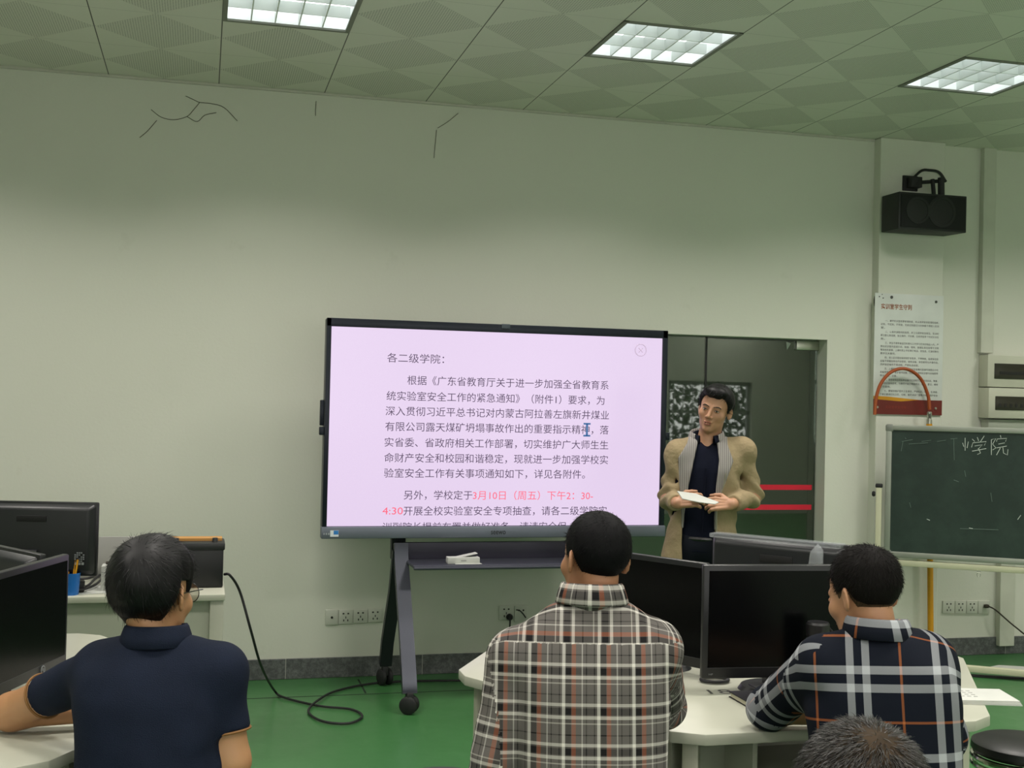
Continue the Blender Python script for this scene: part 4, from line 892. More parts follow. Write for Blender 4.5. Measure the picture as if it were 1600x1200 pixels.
# --- body, in a frame along the spine
class Body:
    def __init__(s, pelvis, neck, right, st):
        s.o = va(pelvis); up = Vector(neck)-Vector(pelvis); s.L = up.length; up.normalize(); r = Vector(right); r = (r-up*r.dot(up)).normalized(); f = up.cross(r)
        s.R = np.array([r, f, up], F4)                     # rows: image-right as given, forward of the frame, up the spine
        z = np.linspace(-.3, 1.25, 311); a = np.array(st, F4); k_ = np.exp(-np.linspace(-2, 2, 41)**2); k_ /= k_.sum()
        s.st = np.stack([z[20:-20]]+[np.convolve(np.interp(z, a[:, 0], a[:, i]), k_, 'valid') for i in (1, 2, 3)], 1).astype(F4)
    def loc(s, P): return (P-s.o)@s.R.T
    def w(s, q): return Vector(s.o+va(q)@s.R)
    def dims(s, z): t = z/s.L; a = s.st; return np.interp(t, a[:, 0], a[:, 1]), np.interp(t, a[:, 0], a[:, 2]), np.interp(t, a[:, 0], a[:, 3])
    def torso(s, P, infl=0.0, zlo=-.10):
        q = s.loc(P); w_, d_, off = s.dims(q[:, 2]); w_, d_ = w_+infl, d_+infl
        x, y = np.abs(q[:, 0])/w_, np.abs(q[:, 1]-off)/d_; r = (x**2.4+y**2.4)**(1/2.4)
        d = (r-1)*np.minimum(w_, d_)*.92; d = smax(d, q[:, 2]-(s.L*.985+infl), .03); return smax(d, zlo-q[:, 2], .04)
BIG = [(-.12, .165, .125, 0), (0, .172, .13, 0), (.25, .160, .118, .005), (.5, .170, .122, .008), (.72, .172, .118, .006), (.86, .15, .098, .004), (.95, .105, .078, .006), (1.02, .066, .064, .01)]
def trunk_fn(B_, J, infl, scale_w=1.0):
    shL, shR, nk = J['shL'], J['shR'], J['neck']
    def fn(P):
        d = B_.torso(P, infl)
        for s_ in (shL, shR):
            s_ = Vector(s_); d = smin(d, cap(P, Vector(nk)*.85+s_*.15-Vector((0, 0, .042)), s_, .050+infl, .054+infl), .05)
        return d
    return fn
def arm_fn(P, J, s, infl, cut=None, r=(.050, .042, .040, .029), k=.03):
    sh, el, wr = Vector(J['sh'+s]), Vector(J['el'+s]), Vector(J['wr'+s])
    u = cap(P, sh, el, r[0]+infl, r[1]+infl)
    if cut is not None and cut <= 1.0:
        p = sh.lerp(el, cut); dr = (el-sh).normalized(); return smax(u, (P-va(p))@va(dr), .004)
    f = cap(P, el, wr, r[2]+infl, r[3]+infl)
    if cut is not None:
        p = el.lerp(wr, cut-1); dr = (wr-el).normalized(); f = smax(f, (P-va(p))@va(dr), .004)
    return smin(u, f, k)
def hand_caps(w, d, n, th, sc_=1.0, curl=(.5, .6, .5), spread=.12, tcurl=.5):
    """capsules of a hand: wrist w, pointing d, back-of-hand normal n, thumb on the side th"""
    d = Vector(d).normalized(); n = Vector(n); n = (n-d*n.dot(d)).normalized(); t = d.cross(n); t = t if t.dot(Vector(th)) > 0 else -t; w = Vector(w); C_ = []
    pl = .088*sc_
    for q in (-1.5, -.5, .5, 1.5):
        C_.append((w+t*q*.011*sc_+d*.008, w+t*q*.0195*sc_+d*(pl-.004*abs(q)), .014*sc_, .0115*sc_))
    for q, L in ((1.5, .070), (.5, .078), (-.5, .073), (-1.5, .057)):
        p = w+t*q*.0195*sc_+d*(pl-.004*abs(q)); a = 0
        for j, (fr, r0, r1) in enumerate(((.45, .0105, .009), (.31, .009, .0082), (.24, .0082, .007))):
            a += curl[j]*(1+.08*q*(-1 if j else 1)); dd = d*math.cos(a)-n*math.sin(a)+t*spread*q*.5; p2 = p+dd.normalized()*L*fr*sc_; C_.append((p, p2, r0*sc_, r1*sc_)); p = p2
    p = w+t*.024*sc_+d*.022*sc_; dd = (d*.62+t*.72-n*.25).normalized(); p2 = p+dd*.042*sc_; C_.append((p, p2, .0145*sc_, .0115*sc_))
    d3 = (d*.9+t*(.35-tcurl)-n*(.25+.3*tcurl)).normalized(); p3 = p2+d3*.030*sc_; C_.append((p2, p3, .0112*sc_, .0098*sc_)); C_.append((p3, p3+(d3-n*.2).normalized()*.024*sc_, .0098*sc_, .0075*sc_))
    return C_
def bounds(pts, pad): A = np.array([tuple(p) for p in pts]); return A.min(0)-pad, A.max(0)+pad
def cloth_uv(v, q, B_, J, sleeves, cam_dir, yoke=None, uo=(0, 0)):
    """cloth coordinates in metres: round the trunk and up the spine; round and along each sleeve"""
    P = v.astype(F4); lq = B_.loc(P); w_, d_, off = B_.dims(lq[:, 2]); a = np.arctan2(lq[:, 0]/w_, -(lq[:, 1]-off)/d_)
    ux = lq[:, 0]+np.sign(lq[:, 0])*np.clip(lq[:, 1]-off+.02, 0, .3)*np.clip((np.abs(lq[:, 0])-.06)/.06, 0, 1)
    U = [np.stack([ux+uo[0], lq[:, 2]+.5*np.clip(lq[:, 1]+.05, 0, .2)*np.clip((lq[:, 2]/B_.L-.72)/.2, 0, 1)+uo[1]], 1)]; cls = [B_.torso(P, .0)-.012]
    for s in sleeves:
        sh, el, wr = Vector(J['sh'+s]), Vector(J['el'+s]), Vector(J['wr'+s]); l1 = (el-sh).length
        for seg, (a0, b0, base, ra, rb) in enumerate(((sh, el, 0, .05, .042), (el, wr, l1, .04, .03))):
            dr = (b0-a0).normalized(); c = -Vector(cam_dir); c = (c-dr*c.dot(dr)).normalized(); e = dr.cross(c); rel = P-va(a0); t = rel@va(dr)
            an = np.arctan2(rel@va(e), rel@va(c)); U.append(np.stack([an*.055+.03, base+t+.05], 1)); cls.append(cap(P, a0, b0, ra, rb)+(.0 if seg else .012))
    K = np.argmin(np.stack(cls, 1), 1); fk = K[q[:, 0]]; uv = np.empty((len(q), 4, 2), F4)
    for i in range(4):
        for k_ in range(len(U)):
            m = fk == k_; uv[m, i] = U[k_][q[m, i]]
    if yoke is not None:
        z = lq[:, 2][q].mean(1); m = (fk == 0) & (z > yoke) & (np.abs(a[q[:, 0]]) < 1.9); uv[m] = uv[m][:, :, ::-1]+np.array([.031, .012], F4)
    return uv.reshape(-1, 2)
def collar(name, centre, right, fwd, up, rx, ry, m, parent, h=.038, fold=.030, gap=.0, slope=.15, flare=.010, uv=True):
    """shirt collar: a stand with a folded fall round the neck; gap = half opening angle at the front"""
    r, f, u = Vector(right).normalized(), Vector(fwd).normalized(), Vector(up).normalized(); c = Vector(centre); N = 56
    prof = [(-.003, -.010), (-.002, h*.5), (0.0, h), (.004, h+.003), (.009, h-.003), (.012+flare*.4, h-fold*.5), (.012+flare, h-fold), (.009+flare, h-fold-.002), (.006, h-.012), (.004, -.010)]
    vs, qs, uvs = [], [], []
    a0, a1 = -PI+gap, PI-gap
    for i in range(N+1):
        a = a0+(a1-a0)*i/N; x, y = math.sin(a), -math.cos(a)          # a = 0 at the nape
        for k_, (dr, z) in enumerate(prof):
            zz = z*(1-.15*(y > 0)*y)-slope*ry*(y+1)*.5*1.2; vs.append(c+r*x*(rx+dr)+f*y*(ry+dr)+u*zz); uvs.append((a*.07+.02, z+.03*k_/len(prof)))
    K = len(prof)
    for i in range(N):
        for k_ in range(K): qs.append((i*K+k_, i*K+(k_+1) % K, (i+1)*K+(k_+1) % K, (i+1)*K+k_))
    U = [uvs[j] if (q[1] % K) or True else uvs[j] for q in qs for j in q]
    return mesh_from(name, np.array([tuple(v) for v in vs]), np.array(qs), m, parent, U if uv else None)
def legs(name, J, m, parent, shoe_m, infl=.0, wr=(.088, .062, .058, .048)):
    pl = Vector(J['pelvis']); pts = [pl]
    for s in 'LR': pts += [Vector(J['kn'+s]), Vector(J['an'+s])]
    rt = (Vector(J['hipR'])-Vector(J['hipL'])).normalized()
    def fn(P):
        d = cap(P, Vector(J['hipL'])*.8+Vector(J['hipR'])*.2, Vector(J['hipR'])*.8+Vector(J['hipL'])*.2, .118+infl, .118+infl)
        for s in 'LR':
            d = smin(d, cap(P, J['hip'+s], J['kn'+s], wr[0]+infl, wr[1]+infl), .04); l_ = cap(P, J['kn'+s], J['an'+s], wr[2]+infl, wr[3]+infl)
            l_ = smax(l_, (.035-P[:, 2]), .01); d = smin(d, l_, .03)
        return d+.004*noise3(P, 34, 3)
    lo, hi = bounds(pts, .17); lo[2] = max(lo[2], .02); v, q = sdf_mesh(fn, lo, hi, .009); mesh_from(name, v, q, m, parent)
    for s in 'LR':
        a = Vector(J['an'+s]); f = Vector(J['toe']).normalized(); a0 = Vector((a.x, a.y, 0))
        def sf(P):
            d = smin(cap(P, a0-f*.03+Vector((0, 0, .042)), a0+f*.10+Vector((0, 0, .035)), .042, .036), cap(P, a0+f*.05+Vector((0, 0, .038)), a0+f*.155+Vector((0, 0, .028)), .044, .026), .02)
            d = smin(d, cap(P, a0+Vector((0, 0, .05)), a0+Vector((0, 0, .095)), .044, .042), .02); return smax(d, .001-P[:, 2], .003)
        v, q = sdf_mesh(sf, np.array(tuple(a0))-(.25, .25, .02), np.array(tuple(a0))+(.25, .25, .15), .007); mesh_from('shoe', v, q, shoe_m, parent)
def seated(spec):
    """one seated person: skin body, shirt, collar, hair, trousers, shoes"""
    J = spec['J']; t = thing('person', spec['label'], 'person', (J['pelvis'][0], J['pelvis'][1], 0)); sk = spec['skin']; hd = spec['head']; nk = Vector(J['neck'])
    away = (Vector(J['neck'])-CAM); away.z = 0; away.normalize(); right = spec.get('right', Vector((away.y, -away.x, 0)))
    fwd = Vector((-right.y, right.x, 0)); Bd = Body(J['pelvis'], J['neck'], right, spec.get('st', BIG)); J['toe'] = fwd
    pl = Vector(J['pelvis'])
    for s, sg in (('L', -1), ('R', 1)):
        J['hip'+s] = tuple(pl+right*sg*.085+fwd*.02); J.setdefault('kn'+s, tuple(pl+right*sg*.16+fwd*.43+Vector((0, 0, -.03)))); k_ = Vector(J['kn'+s]); J.setdefault('an'+s, tuple(Vector((k_.x, k_.y, .09))-fwd*.05))
    hands = []
    for s in 'LR':
        el, wr = Vector(J['el'+s]), Vector(J['wr'+s]); d = (wr-el).normalized(); hands += hand_caps(wr, d, Vector((0, 0, 1)), right if s == 'L' else -right, .95, (.25, .35, .25))
    tr = trunk_fn(Bd, J, -.012); slv = spec['sleeve']
    def body(P):
        q = hd.loc(P); d = head_sdf(q)*hd.s
        d = smin(d, cap(P, hd.w((0, -.022, -.055)), nk-Vector((0, 0, .03))+fwd*.014, .050, .055), .016)
        d = smin(d, tr(P), .03)
        for s in 'LR': d = smin(d, arm_fn(P, J, s, 0, r=spec.get('armr', (.047, .042, .041, .028))), .025)
        hdm = None
        for a, b, ra, rb in hands:
            e = cap(P, a, b, ra, rb); hdm = e if hdm is None else smin(hdm, e, .004)
        return smin(d, hdm, .012)
    pts = [hd.c+.17, hd.c-.17, J['pelvis']]+[J[k_+s] for k_ in ('sh', 'el', 'wr') for s in 'LR']+[h_[1] for h_ in hands]
    lo, hi = bounds(pts, .09); v, q = sdf_mesh(body, lo, hi, spec.get('h', .0045)); mesh_from('body', v, q, sk, t)
    infl = spec.get('infl', .012); tf = trunk_fn(Bd, J, infl)
    cuts = {s: slv[s] for s in 'LR'}
    def shirt(P):
        d = tf(P)
        for s in 'LR': d = smin(d, arm_fn(P, J, s, .012 if slv[s] > 1 else .010, cuts[s], r=spec.get('armr', (.050, .043, .041, .032))), .028)
        lq = Bd.loc(P); d = d+.0048*noise3(P*va((1.0, 1.0, .5)), 34, spec['seed'])+.0025*np.sin(lq[:, 2]*55+lq[:, 0]*26+3*noise3(P, 9, spec['seed']+1))*np.clip((.28-lq[:, 2])/.2, 0, 1)
        for s in 'LR':      # creases round the elbow and the armpit
            e = np.linalg.norm(P-va(J['el'+s]), axis=1); d = d+.005*np.sin(70*((P-va(J['el'+s]))@va((Vector(J['wr'+s])-Vector(J['sh'+s])).normalized()))+2*noise3(P, 20, 8))*np.exp(-(e/.10)**2)
            e = np.linalg.norm(P-va(J['sh'+s])-va((0, 0, -.10)), axis=1); d = d+.005*np.sin(60*(lq[:, 0]*(.8 if s == 'L' else -.8)+lq[:, 2]*.6)+2*noise3(P, 14, 9))*np.exp(-(e/.09)**2)
        nkc = cap(P, nk+Vector((0, 0, .02)), nk+Vector((0, 0, .2)), .058, .07); d = smax(d, -nkc, .006)
        return d
    pts = [J['pelvis'], nk+Vector((0, 0, .05))]+[J[k_+s] for k_ in ('sh', 'el', 'wr') for s in 'LR']+[Bd.w((x, y, -.05)) for x in (-.2, .2) for y in (-.15, .15)]
    lo, hi = bounds(pts, .09); v, q = sdf_mesh(shirt, lo, hi, spec.get('hs', .006))
    uv = cloth_uv(v, q, Bd, J, 'LR', away, spec.get('yoke') and spec['yoke']*Bd.L, spec.get('uo', (0, 0)))
    sh = mesh_from('shirt', v, q, spec['cloth'], t, uv)
    up = Vector(Bd.R[2].tolist()); cr = spec.get('crx', .070)
    collar('collar', nk+up*spec.get('cz', -.004)-fwd*.002, right, fwd, up, cr, cr*1.08, spec['cloth'], sh, h=spec.get('ch', .052), fold=spec.get('cf', .046))
    for s in 'LR':
        if spec.get('trim') is not None:
            p = Vector(J['sh'+s]).lerp(Vector(J['el'+s]), slv[s]); dr = (Vector(J['el'+s])-Vector(J['sh'+s])).normalized(); e1 = dr.orthogonal().normalized(); e2 = dr.cross(e1); rr = .050+(.043-.050)*slv[s]+.0105
            rr = spec['trimr'][s]; obj('cuff_trim', tube(bm_new(), [p+(e1*math.cos(q_*PI/18)+e2*math.sin(q_*PI/18))*rr for q_ in range(37)], .0034, 6), spec['trim'], sh, True)
    hair_mesh('hair', spec['hairfn'], hd, spec['hair'], t, **spec.get('hk', {}))
    legs('trousers', J, spec['trousers'], t, SHOE)
    return t
SHOE = mat('black shoe leather', (20, 20, 20), .4); TROU = cloth_mat('dark trousers', (34, 36, 42))
def facing(p, yaw, pitch=0.0, roll=0.0, sgn=1):
    """forward and up vectors of a head at p: yaw to the right of straight away from the camera"""
    a = Vector(p)-CAM; a.z = 0; a.normalize(); r = Vector((a.y, -a.x, 0)); y = math.radians(yaw); pt = math.radians(pitch)
    f = (a*math.cos(y)+r*math.sin(y))*math.cos(pt)+Vector((0, 0, math.sin(pt))); side = r*math.cos(y)-a*math.sin(y); u = side.cross(f); ro = math.radians(roll)
    return f, u*math.cos(ro)+side*math.sin(ro)
def V3(x, y, d): return tuple(at(x, y, d))
def whorl(w_):
    w_ = np.array(w_)
    return lambda lq: lq-w_
SK1 = skin_mat('skin tan', (176, 134, 94)); SK2 = skin_mat('skin warm brown', (160, 116, 84)); SK3 = skin_mat('skin light brown', (176, 132, 98)); SK4 = skin_mat('skin olive', (188, 142, 100), (150, 96, 70))
HB = hair_mat('black hair', (6, 6, 8), (15, 14, 16), .5, .25); HB2 = hair_mat('short black hair', (9, 9, 11), (18, 17, 19)); HB3 = hair_mat('cropped black hair', (12, 10, 10), (23, 20, 18)); HB4 = hair_mat('greying brown hair', (17, 15, 14), (50, 47, 44), .4, .45)
# --- the man in navy at left
NAVY = cloth_mat('navy knit', (21, 28, 44)); TAN = mat('tan cuff edging', (120, 82, 38), .7)
c1 = at(240, 925, 2.995); f_, u_ = facing(c1, 31, -4, 0); h1 = Head(c1, f_, u_, 1.08)
T1 = [(0, .062), (40, .05), (62, .02), (70, .0), (78, .030), (104, .032), (112, -.050), (128, -.088), (180, -.095)]
J1 = dict(pelvis=V3(233, 1330, 2.86), neck=V3(244, 1003, 2.95), shL=V3(160, 1045, 2.96), shR=V3(344, 1048, 2.95), elL=V3(18, 1112, 3.13), wrL=V3(170, 1110, 3.20), elR=V3(360, 1190, 2.93), wrR=V3(318, 1265, 3.13))
def lump1(q, d): return d-.006*np.maximum(0, noise3(q*va((1, 1, .45)), 60, 4))-.012*np.exp(-((q[:, 0]+.055)**2+(q[:, 1]+.03)**2+(q[:, 2]+.03)**2)/.0022)
p1 = seated(dict(label='man in a navy polo shirt with thick black hair, seen from behind at far left', J=J1, skin=SK1, head=h1, sleeve=dict(L=.62, R=.66), trim=TAN, trimr=dict(L=.0565, R=.0565), cloth=NAVY, seed=3, crx=.068,
  hair=HB, hairfn=hair_fn(h1, T1, .017, .005, .14, 2, lump1, ramp=.07), hk=dict(n=9000, ln=.030, flow=whorl((.005, -.075, .085)), stand=.04, bend=.6, wd=.0008, inset=.004, keep=lambda lq: np.where((lq[:, 1] > -.05) & (lq[:, 2] < .055), .02, 1)), trousers=TROU, armr=(.050, .045, .043, .028),
  st=[(-.12, .172, .130, 0), (0, .172, .13, 0), (.25, .158, .120, .005), (.5, .166, .125, .008), (.72, .178, .122, .006), (.86, .165, .102, .004), (.95, .115, .080, .006), (1.02, .066, .064, .01)]))
# his glasses
GLS = mat('glasses metal', (40, 38, 36), .3, .8)
LENS = glass_mat('lens', (225, 228, 222), .06)
gb = bm_new(); M1 = h1.M((0, 0, 0))
for s in (-1, 1):
    tube(gb, [h1.w((s*.078, -.005, .002)), h1.w((s*.079, .05, .004)), h1.w((s*.066, .108, .002))], .0014, 6)
    tube(gb, [h1.w((s*(.034+.026*math.cos(q*PI/12)), .112-.010*abs(math.cos(q*PI/12))*(1 if math.cos(q*PI/12) > 0 else 0), -.008+.022*math.sin(q*PI/12))) for q in range(25)], .0012, 6)
tube(gb, [h1.w((-.009, .113, -.002)), h1.w((.009, .113, -.002))], .0012, 6)
gl = obj('glasses', gb, GLS, p1, True)
for s in (-1, 1):
    lb = bm_new(); vs = [lb.verts.new(h1.w((s*(.034+.0255*math.cos(q*PI/12)), .1115-.010*max(0, math.cos(q*PI/12)), -.008+.0215*math.sin(q*PI/12)))) for q in range(24)]; lb.faces.new(vs); obj('lens', lb, LENS, gl, True)
# --- the man in grey plaid
GP = plaid_mat('grey plaid', (97, 93, 90), .083, [(.040, .010, (150, 92, 70)), (.0275, .013, (26, 25, 26)), (.016, .0075, (214, 210, 202)), (.060, .003, (186, 182, 176)), (.070, .0025, (30, 29, 30)), (.006, .0025, (30, 29, 30))],
   .092, [(.030, .008, (206, 202, 194)), (.044, .015, (30, 29, 30)), (.059, .0075, (206, 202, 194)), (.016, .003, (180, 176, 168)), (.082, .003, (34, 33, 33))])
c2 = at(930, 872, 3.035); f_, u_ = facing(c2, -30, -2, 3); h2 = Head(c2, f_, u_, .97)
T2 = [(0, .072), (40, .062), (62, .03), (72, .0), (84, .0), (98, .012), (112, -.038), (135, -.070), (180, -.078)]
J2 = dict(pelvis=V3(925, 1370, 2.90), neck=V3(925, 944, 3.0), shL=V3(806, 1028, 3.0), shR=V3(1020, 1014, 3.01), elL=V3(766, 1236, 2.94), wrL=V3(850, 1275, 3.14), elR=V3(1032, 1102, 3.22), wrR=V3(960, 1095, 3.36))
p2 = seated(dict(label='man in a grey plaid shirt with cropped black hair, seen from behind in the middle', J=J2, skin=SK2, head=h2, sleeve=dict(L=1.93, R=1.93), cloth=GP, seed=11, yoke=.86, uo=(.0, .012),
  hair=HB2, hairfn=hair_fn(h2, T2, .006, .0015, .10, 6, ramp=.09), hk=dict(n=7000, ln=.014, flow=whorl((.0, -.07, .09)), stand=.30, bend=.6, wd=.0006), cz=.006, trousers=TROU, armr=(.056, .052, .048, .036), infl=.014, hs=.006,
  st=[(-.12, .170, .125, 0), (0, .170, .128, 0), (.25, .165, .122, .005), (.5, .172, .125, .008), (.70, .180, .122, .006), (.84, .172, .105, .004), (.94, .115, .080, .006), (1.02, .068, .066, .01)]))
# --- the man in dark plaid
DP = plaid_mat('dark navy plaid', (17, 21, 31), .205, [(.060, .0185, (164, 167, 171)), (.098, .0185, (164, 167, 171)), (.180, .006, (158, 92, 52))], .205, [(.060, .020, (164, 167, 171)), (.103, .020, (164, 167, 171)), (.185, .006, (158, 92, 52))])
c3 = at(1350, 929, 3.13); f_, u_ = facing(c3, -46, -14, 0); h3 = Head(c3, f_, u_)
T3 = [(0, .072), (40, .062), (60, .035), (72, .005), (84, .010), (98, .016), (112, -.020), (135, -.034), (180, -.040)]
J3 = dict(pelvis=V3(1392, 1350, 2.98), neck=V3(1372, 991, 3.08), shL=V3(1288, 1036, 3.08), shR=V3(1446, 1034, 3.07), elL=V3(1204, 1107, 3.33), wrL=V3(1350, 1117, 3.36), elR=V3(1470, 1150, 3.16), wrR=V3(1420, 1100, 3.40))
p3 = seated(dict(label='man in a dark navy plaid shirt leaning on the right desk, head turned left', J=J3, skin=SK3, head=h3, sleeve=dict(L=1.05, R=1.5), cloth=DP, seed=21, uo=(.131, .040),
  hair=HB3, hairfn=hair_fn(h3, T3, .010, .0008, .10, 6, ramp=.11), hk=dict(n=7000, ln=.016, flow=whorl((.0, -.06, .10)), stand=.55, bend=.5, wd=.0006, keep=lambda lq: np.clip((lq[:, 2]+.03)/.06, .05, 1)), trousers=TROU, armr=(.056, .050, .043, .030), infl=.014,
  st=[(-.12, .172, .125, 0), (0, .172, .128, 0), (.25, .165, .122, .005), (.5, .172, .125, .010), (.70, .178, .124, .010), (.84, .168, .110, .006), (.94, .115, .085, .006), (1.02, .068, .066, .01)]))
T3b = [(0, .072), (40, .062), (60, .035), (70, -.012), (84, .004), (98, .010), (110, -.040), (135, -.062), (180, -.068)]
hair_mesh('hair_fade', hair_fn(h3, T3b, .0016, .0006), h3, hair_mat('short faded hair', (52, 43, 34), (92, 74, 55), .7), p3, n=2500, ln=.006, stand=.4, wd=.0004)
# --- the head in the foreground
c4 = at(1347, 1280, 1.5); f_, u_ = facing(c4, -4, -6, 0); h4 = Head(c4, f_, u_)
T4 = [(0, .085), (40, .07), (62, .03), (72, .0), (84, .005), (98, .012), (112, -.030), (135, -.055), (180, -.06)]
nk4 = c4+Vector((.0, -.035, -.175)); rt = Vector((_f.y, -_f.x, 0)).normalized(); fw = Vector((-rt.y, rt.x, 0))
pl4 = Vector((nk4.x, nk4.y, .53))-fw*.06
J4 = dict(pelvis=tuple(pl4), neck=tuple(nk4), shL=tuple(nk4-rt*.17-Vector((0, 0, .06))), shR=tuple(nk4+rt*.17-Vector((0, 0, .06))), elL=tuple(nk4-rt*.22+fw*.06-Vector((0, 0, .34))), elR=tuple(nk4+rt*.22+fw*.06-Vector((0, 0, .34))), wrL=tuple(nk4-rt*.12+fw*.28-Vector((0, 0, .43))), wrR=tuple(nk4+rt*.12+fw*.28-Vector((0, 0, .43))))
GREYS = cloth_mat('charcoal shirt', (52, 54, 58))
WH = np.array((.016, -.050, .105))
p4 = seated(dict(label='back of a greying cropped head cut off by the bottom edge, nearest the camera', J=J4, skin=SK4, head=h4, sleeve=dict(L=1.9, R=1.9), cloth=GREYS, seed=31, hair=hair_mat('scalp stubble', (28, 23, 18), (66, 52, 36), .6),
  hairfn=hair_fn(h4, T4, .0030, .001, .1, 6), hk=dict(n=10), trousers=TROU, h=.005, hs=.007))
def keep4(lq):
    r = np.linalg.norm(lq-WH, axis=1); return np.clip((r-.006)/.028, .22, 1)
hair_mesh('hair_strands', hair_fn(h4, T4, .0035, .001), h4, HB4, p4, n=26000, ln=.019, flow=whorl(WH+np.array((0, 0, .004))), stand=.55, bend=.6, wd=.0006, inset=.003, keep=keep4, cap_on=False)
# stools under the seated men
for J, h_, lab in ((J1, .43, 'stool under the man in the navy polo shirt'), (J2, .43, 'stool under the man in the grey plaid shirt'), (J3, .43, 'stool under the man in the dark plaid shirt'), (J4, .43, 'stool under the nearest man with the greying head')):
    p = J['pelvis']; stool((p[0], p[1], 0), lab, max(.3, p[2]-.115))
# ------------------------------------------------------------------ the man standing beside the screen
SKS = skin_mat('skin face', (184, 140, 110), (160, 104, 80))
KH = mat('khaki jacket cotton', (150, 134, 104), .8, spec=.2, var=.10, scale=10, bump=1.0, bscale=22)
k = NT('grey striped lining'); LIN = k.m; k.b.inputs['Roughness'].default_value = .85; tc = k.n('ShaderNodeTexCoord'); sx = k.n('ShaderNodeSeparateXYZ'); k.l(tc.outputs['Object'], sx.inputs[0])
k.l(k.mix(k.math('LESS_THAN', k.math('FRACT', k.math('MULTIPLY', k.math('ADD', k.math('MULTIPLY', sx.outputs[0], .92), k.math('MULTIPLY', sx.outputs[1], -.38)), 95.0)), .35), lin((146, 142, 138)), lin((110, 106, 104))), k.b.inputs['Base Color'])
NSH = cloth_mat('dark navy shirt', (14, 18, 34)); NTR = cloth_mat('dark trousers blue black', (20, 23, 32))
D0 = 6.28
cs = at(1117, 639, D0); f_, u_ = facing(cs, 180+13, -2, 0); hs = Head(cs, f_, u_)
# the head leans towards the screen's far side: tilt about its own forward axis
u_ = (Matrix.Rotation(math.radians(-13), 3, f_) @ u_); hs = Head(cs, f_, u_)
away = Vector((cs.x-CAM.x, cs.y-CAM.y, 0)).normalized(); R_ = Vector((away.y, -away.x, 0)); tow = -away
Js = dict(pelvis=V3(1096, 848, D0+.02), neck=V3(1104, 693, D0+.02), shL=V3(1061, 708, D0+.01), shR=V3(1160, 705, D0+.01), elL=V3(1045, 778, D0+.03), wrL=V3(1058, 786, D0-.17), elR=V3(1176, 776, D0+.03), wrR=V3(1143, 788, D0-.17))
ps = thing('person', 'standing man in an open khaki jacket over a navy shirt, holding a paper', 'person', (Js['pelvis'][0], Js['pelvis'][1], 0))
STS = [(-.15, .160, .110, 0), (0, .158, .110, 0), (.22, .150, .105, -.0), (.5, .158, .112, -.004), (.75, .168, .112, -.004), (.90, .150, .09, 0), (.97, .10, .07, 0), (1.03, .062, .06, 0)]
Bs = Body(Js['pelvis'], Js['neck'], R_, STS); Js['toe'] = tow; pl = Vector(Js['pelvis'])
for s, sg in (('L', -1), ('R', 1)):
    Js['hip'+s] = tuple(pl+R_*sg*.085); Js['kn'+s] = tuple(pl+R_*sg*.10+tow*.02+Vector((0, 0, .5-pl.z))); Js['an'+s] = tuple(pl+R_*sg*.11+Vector((0, 0, .09-pl.z)))
handsS = hand_caps(Js['wrL'], R_*.75+tow*.25+Vector((0, 0, .20)), tow*.8-R_*.4+Vector((0, 0, .35)), Vector((0, 0, 1)), .98, (.45, .7, .5), tcurl=.3)
handsS += hand_caps(Js['wrR'], -R_*.85+tow*.20+Vector((0, 0, .02)), tow*.8+R_*.3+Vector((0, 0, .45)), Vector((0, 0, 1)), .98, (.4, .7, .5), tcurl=.25)
tr = trunk_fn(Bs, Js, -.010); nk = Vector(Js['neck'])
def bodyS(P):
    q = hs.loc(P); d = head_sdf(q, mouth=.0036)*hs.s
    d = smin(d, cap(P, hs.w((0, -.020, -.055)), nk+Vector((0, 0, -.02)), .054, .060), .025); d = smin(d, smax(tr(P), .05-Bs.loc(P)[:, 2], .01), .03)
    for s in 'LR': d = smin(d, arm_fn(P, Js, s, 0, r=(.046, .041, .040, .028)), .025)
    hm = None
    for a, b, ra, rb in handsS: e = cap(P, a, b, ra, rb); hm = e if hm is None else smin(hm, e, .004)
    return smin(d, hm, .010)
pts = [hs.c+.16, hs.c-.16, pl]+[Js[k_+s] for k_ in ('sh', 'el', 'wr') for s in 'LR']+[h_[1] for h_ in handsS]
lo, hi = bounds(pts, .07); v, q = sdf_mesh(bodyS, lo, hi, .0032); mesh_from('body', v, q, SKS, ps)
ts = trunk_fn(Bs, Js, .006); vpt = None
def shirtS(P):
    d = ts(P); w_ = cap(P, nk+tow*.05+Vector((0, 0, .06)), at(1107, 709, D0-.12), .056, .010); d = smax(d, -w_, .004)
    lq = Bs.loc(P); return smax(d, -.04-lq[:, 2], .01)+.002*noise3(P, 45, 5)
lo, hi = bounds([pl, nk+Vector((0, 0, .05)), Js['shL'], Js['shR']], .17); v, q = sdf_mesh(shirtS, lo, hi, .006); ss = mesh_from('shirt', v, q, NSH, ps)
nd = (Vector(hs.w((0, -.02, -.05)))-nk).normalized()
collar('collar', nk+Vector((0, 0, .028))+tow*.012, -R_, tow, Vector((0, 0, 1)), .063, .068, NSH, ss, h=.040, fold=.036, gap=.55, slope=.30, flare=.014, uv=False)
obj('button_placket', tube(bm_new(), [Bs.w((.004, -.128+.01*abs(z-.3), z)) for z in (.06, .15, .25, .33, .40)], .004, 6, flat=1.0), NSH, ss, True)
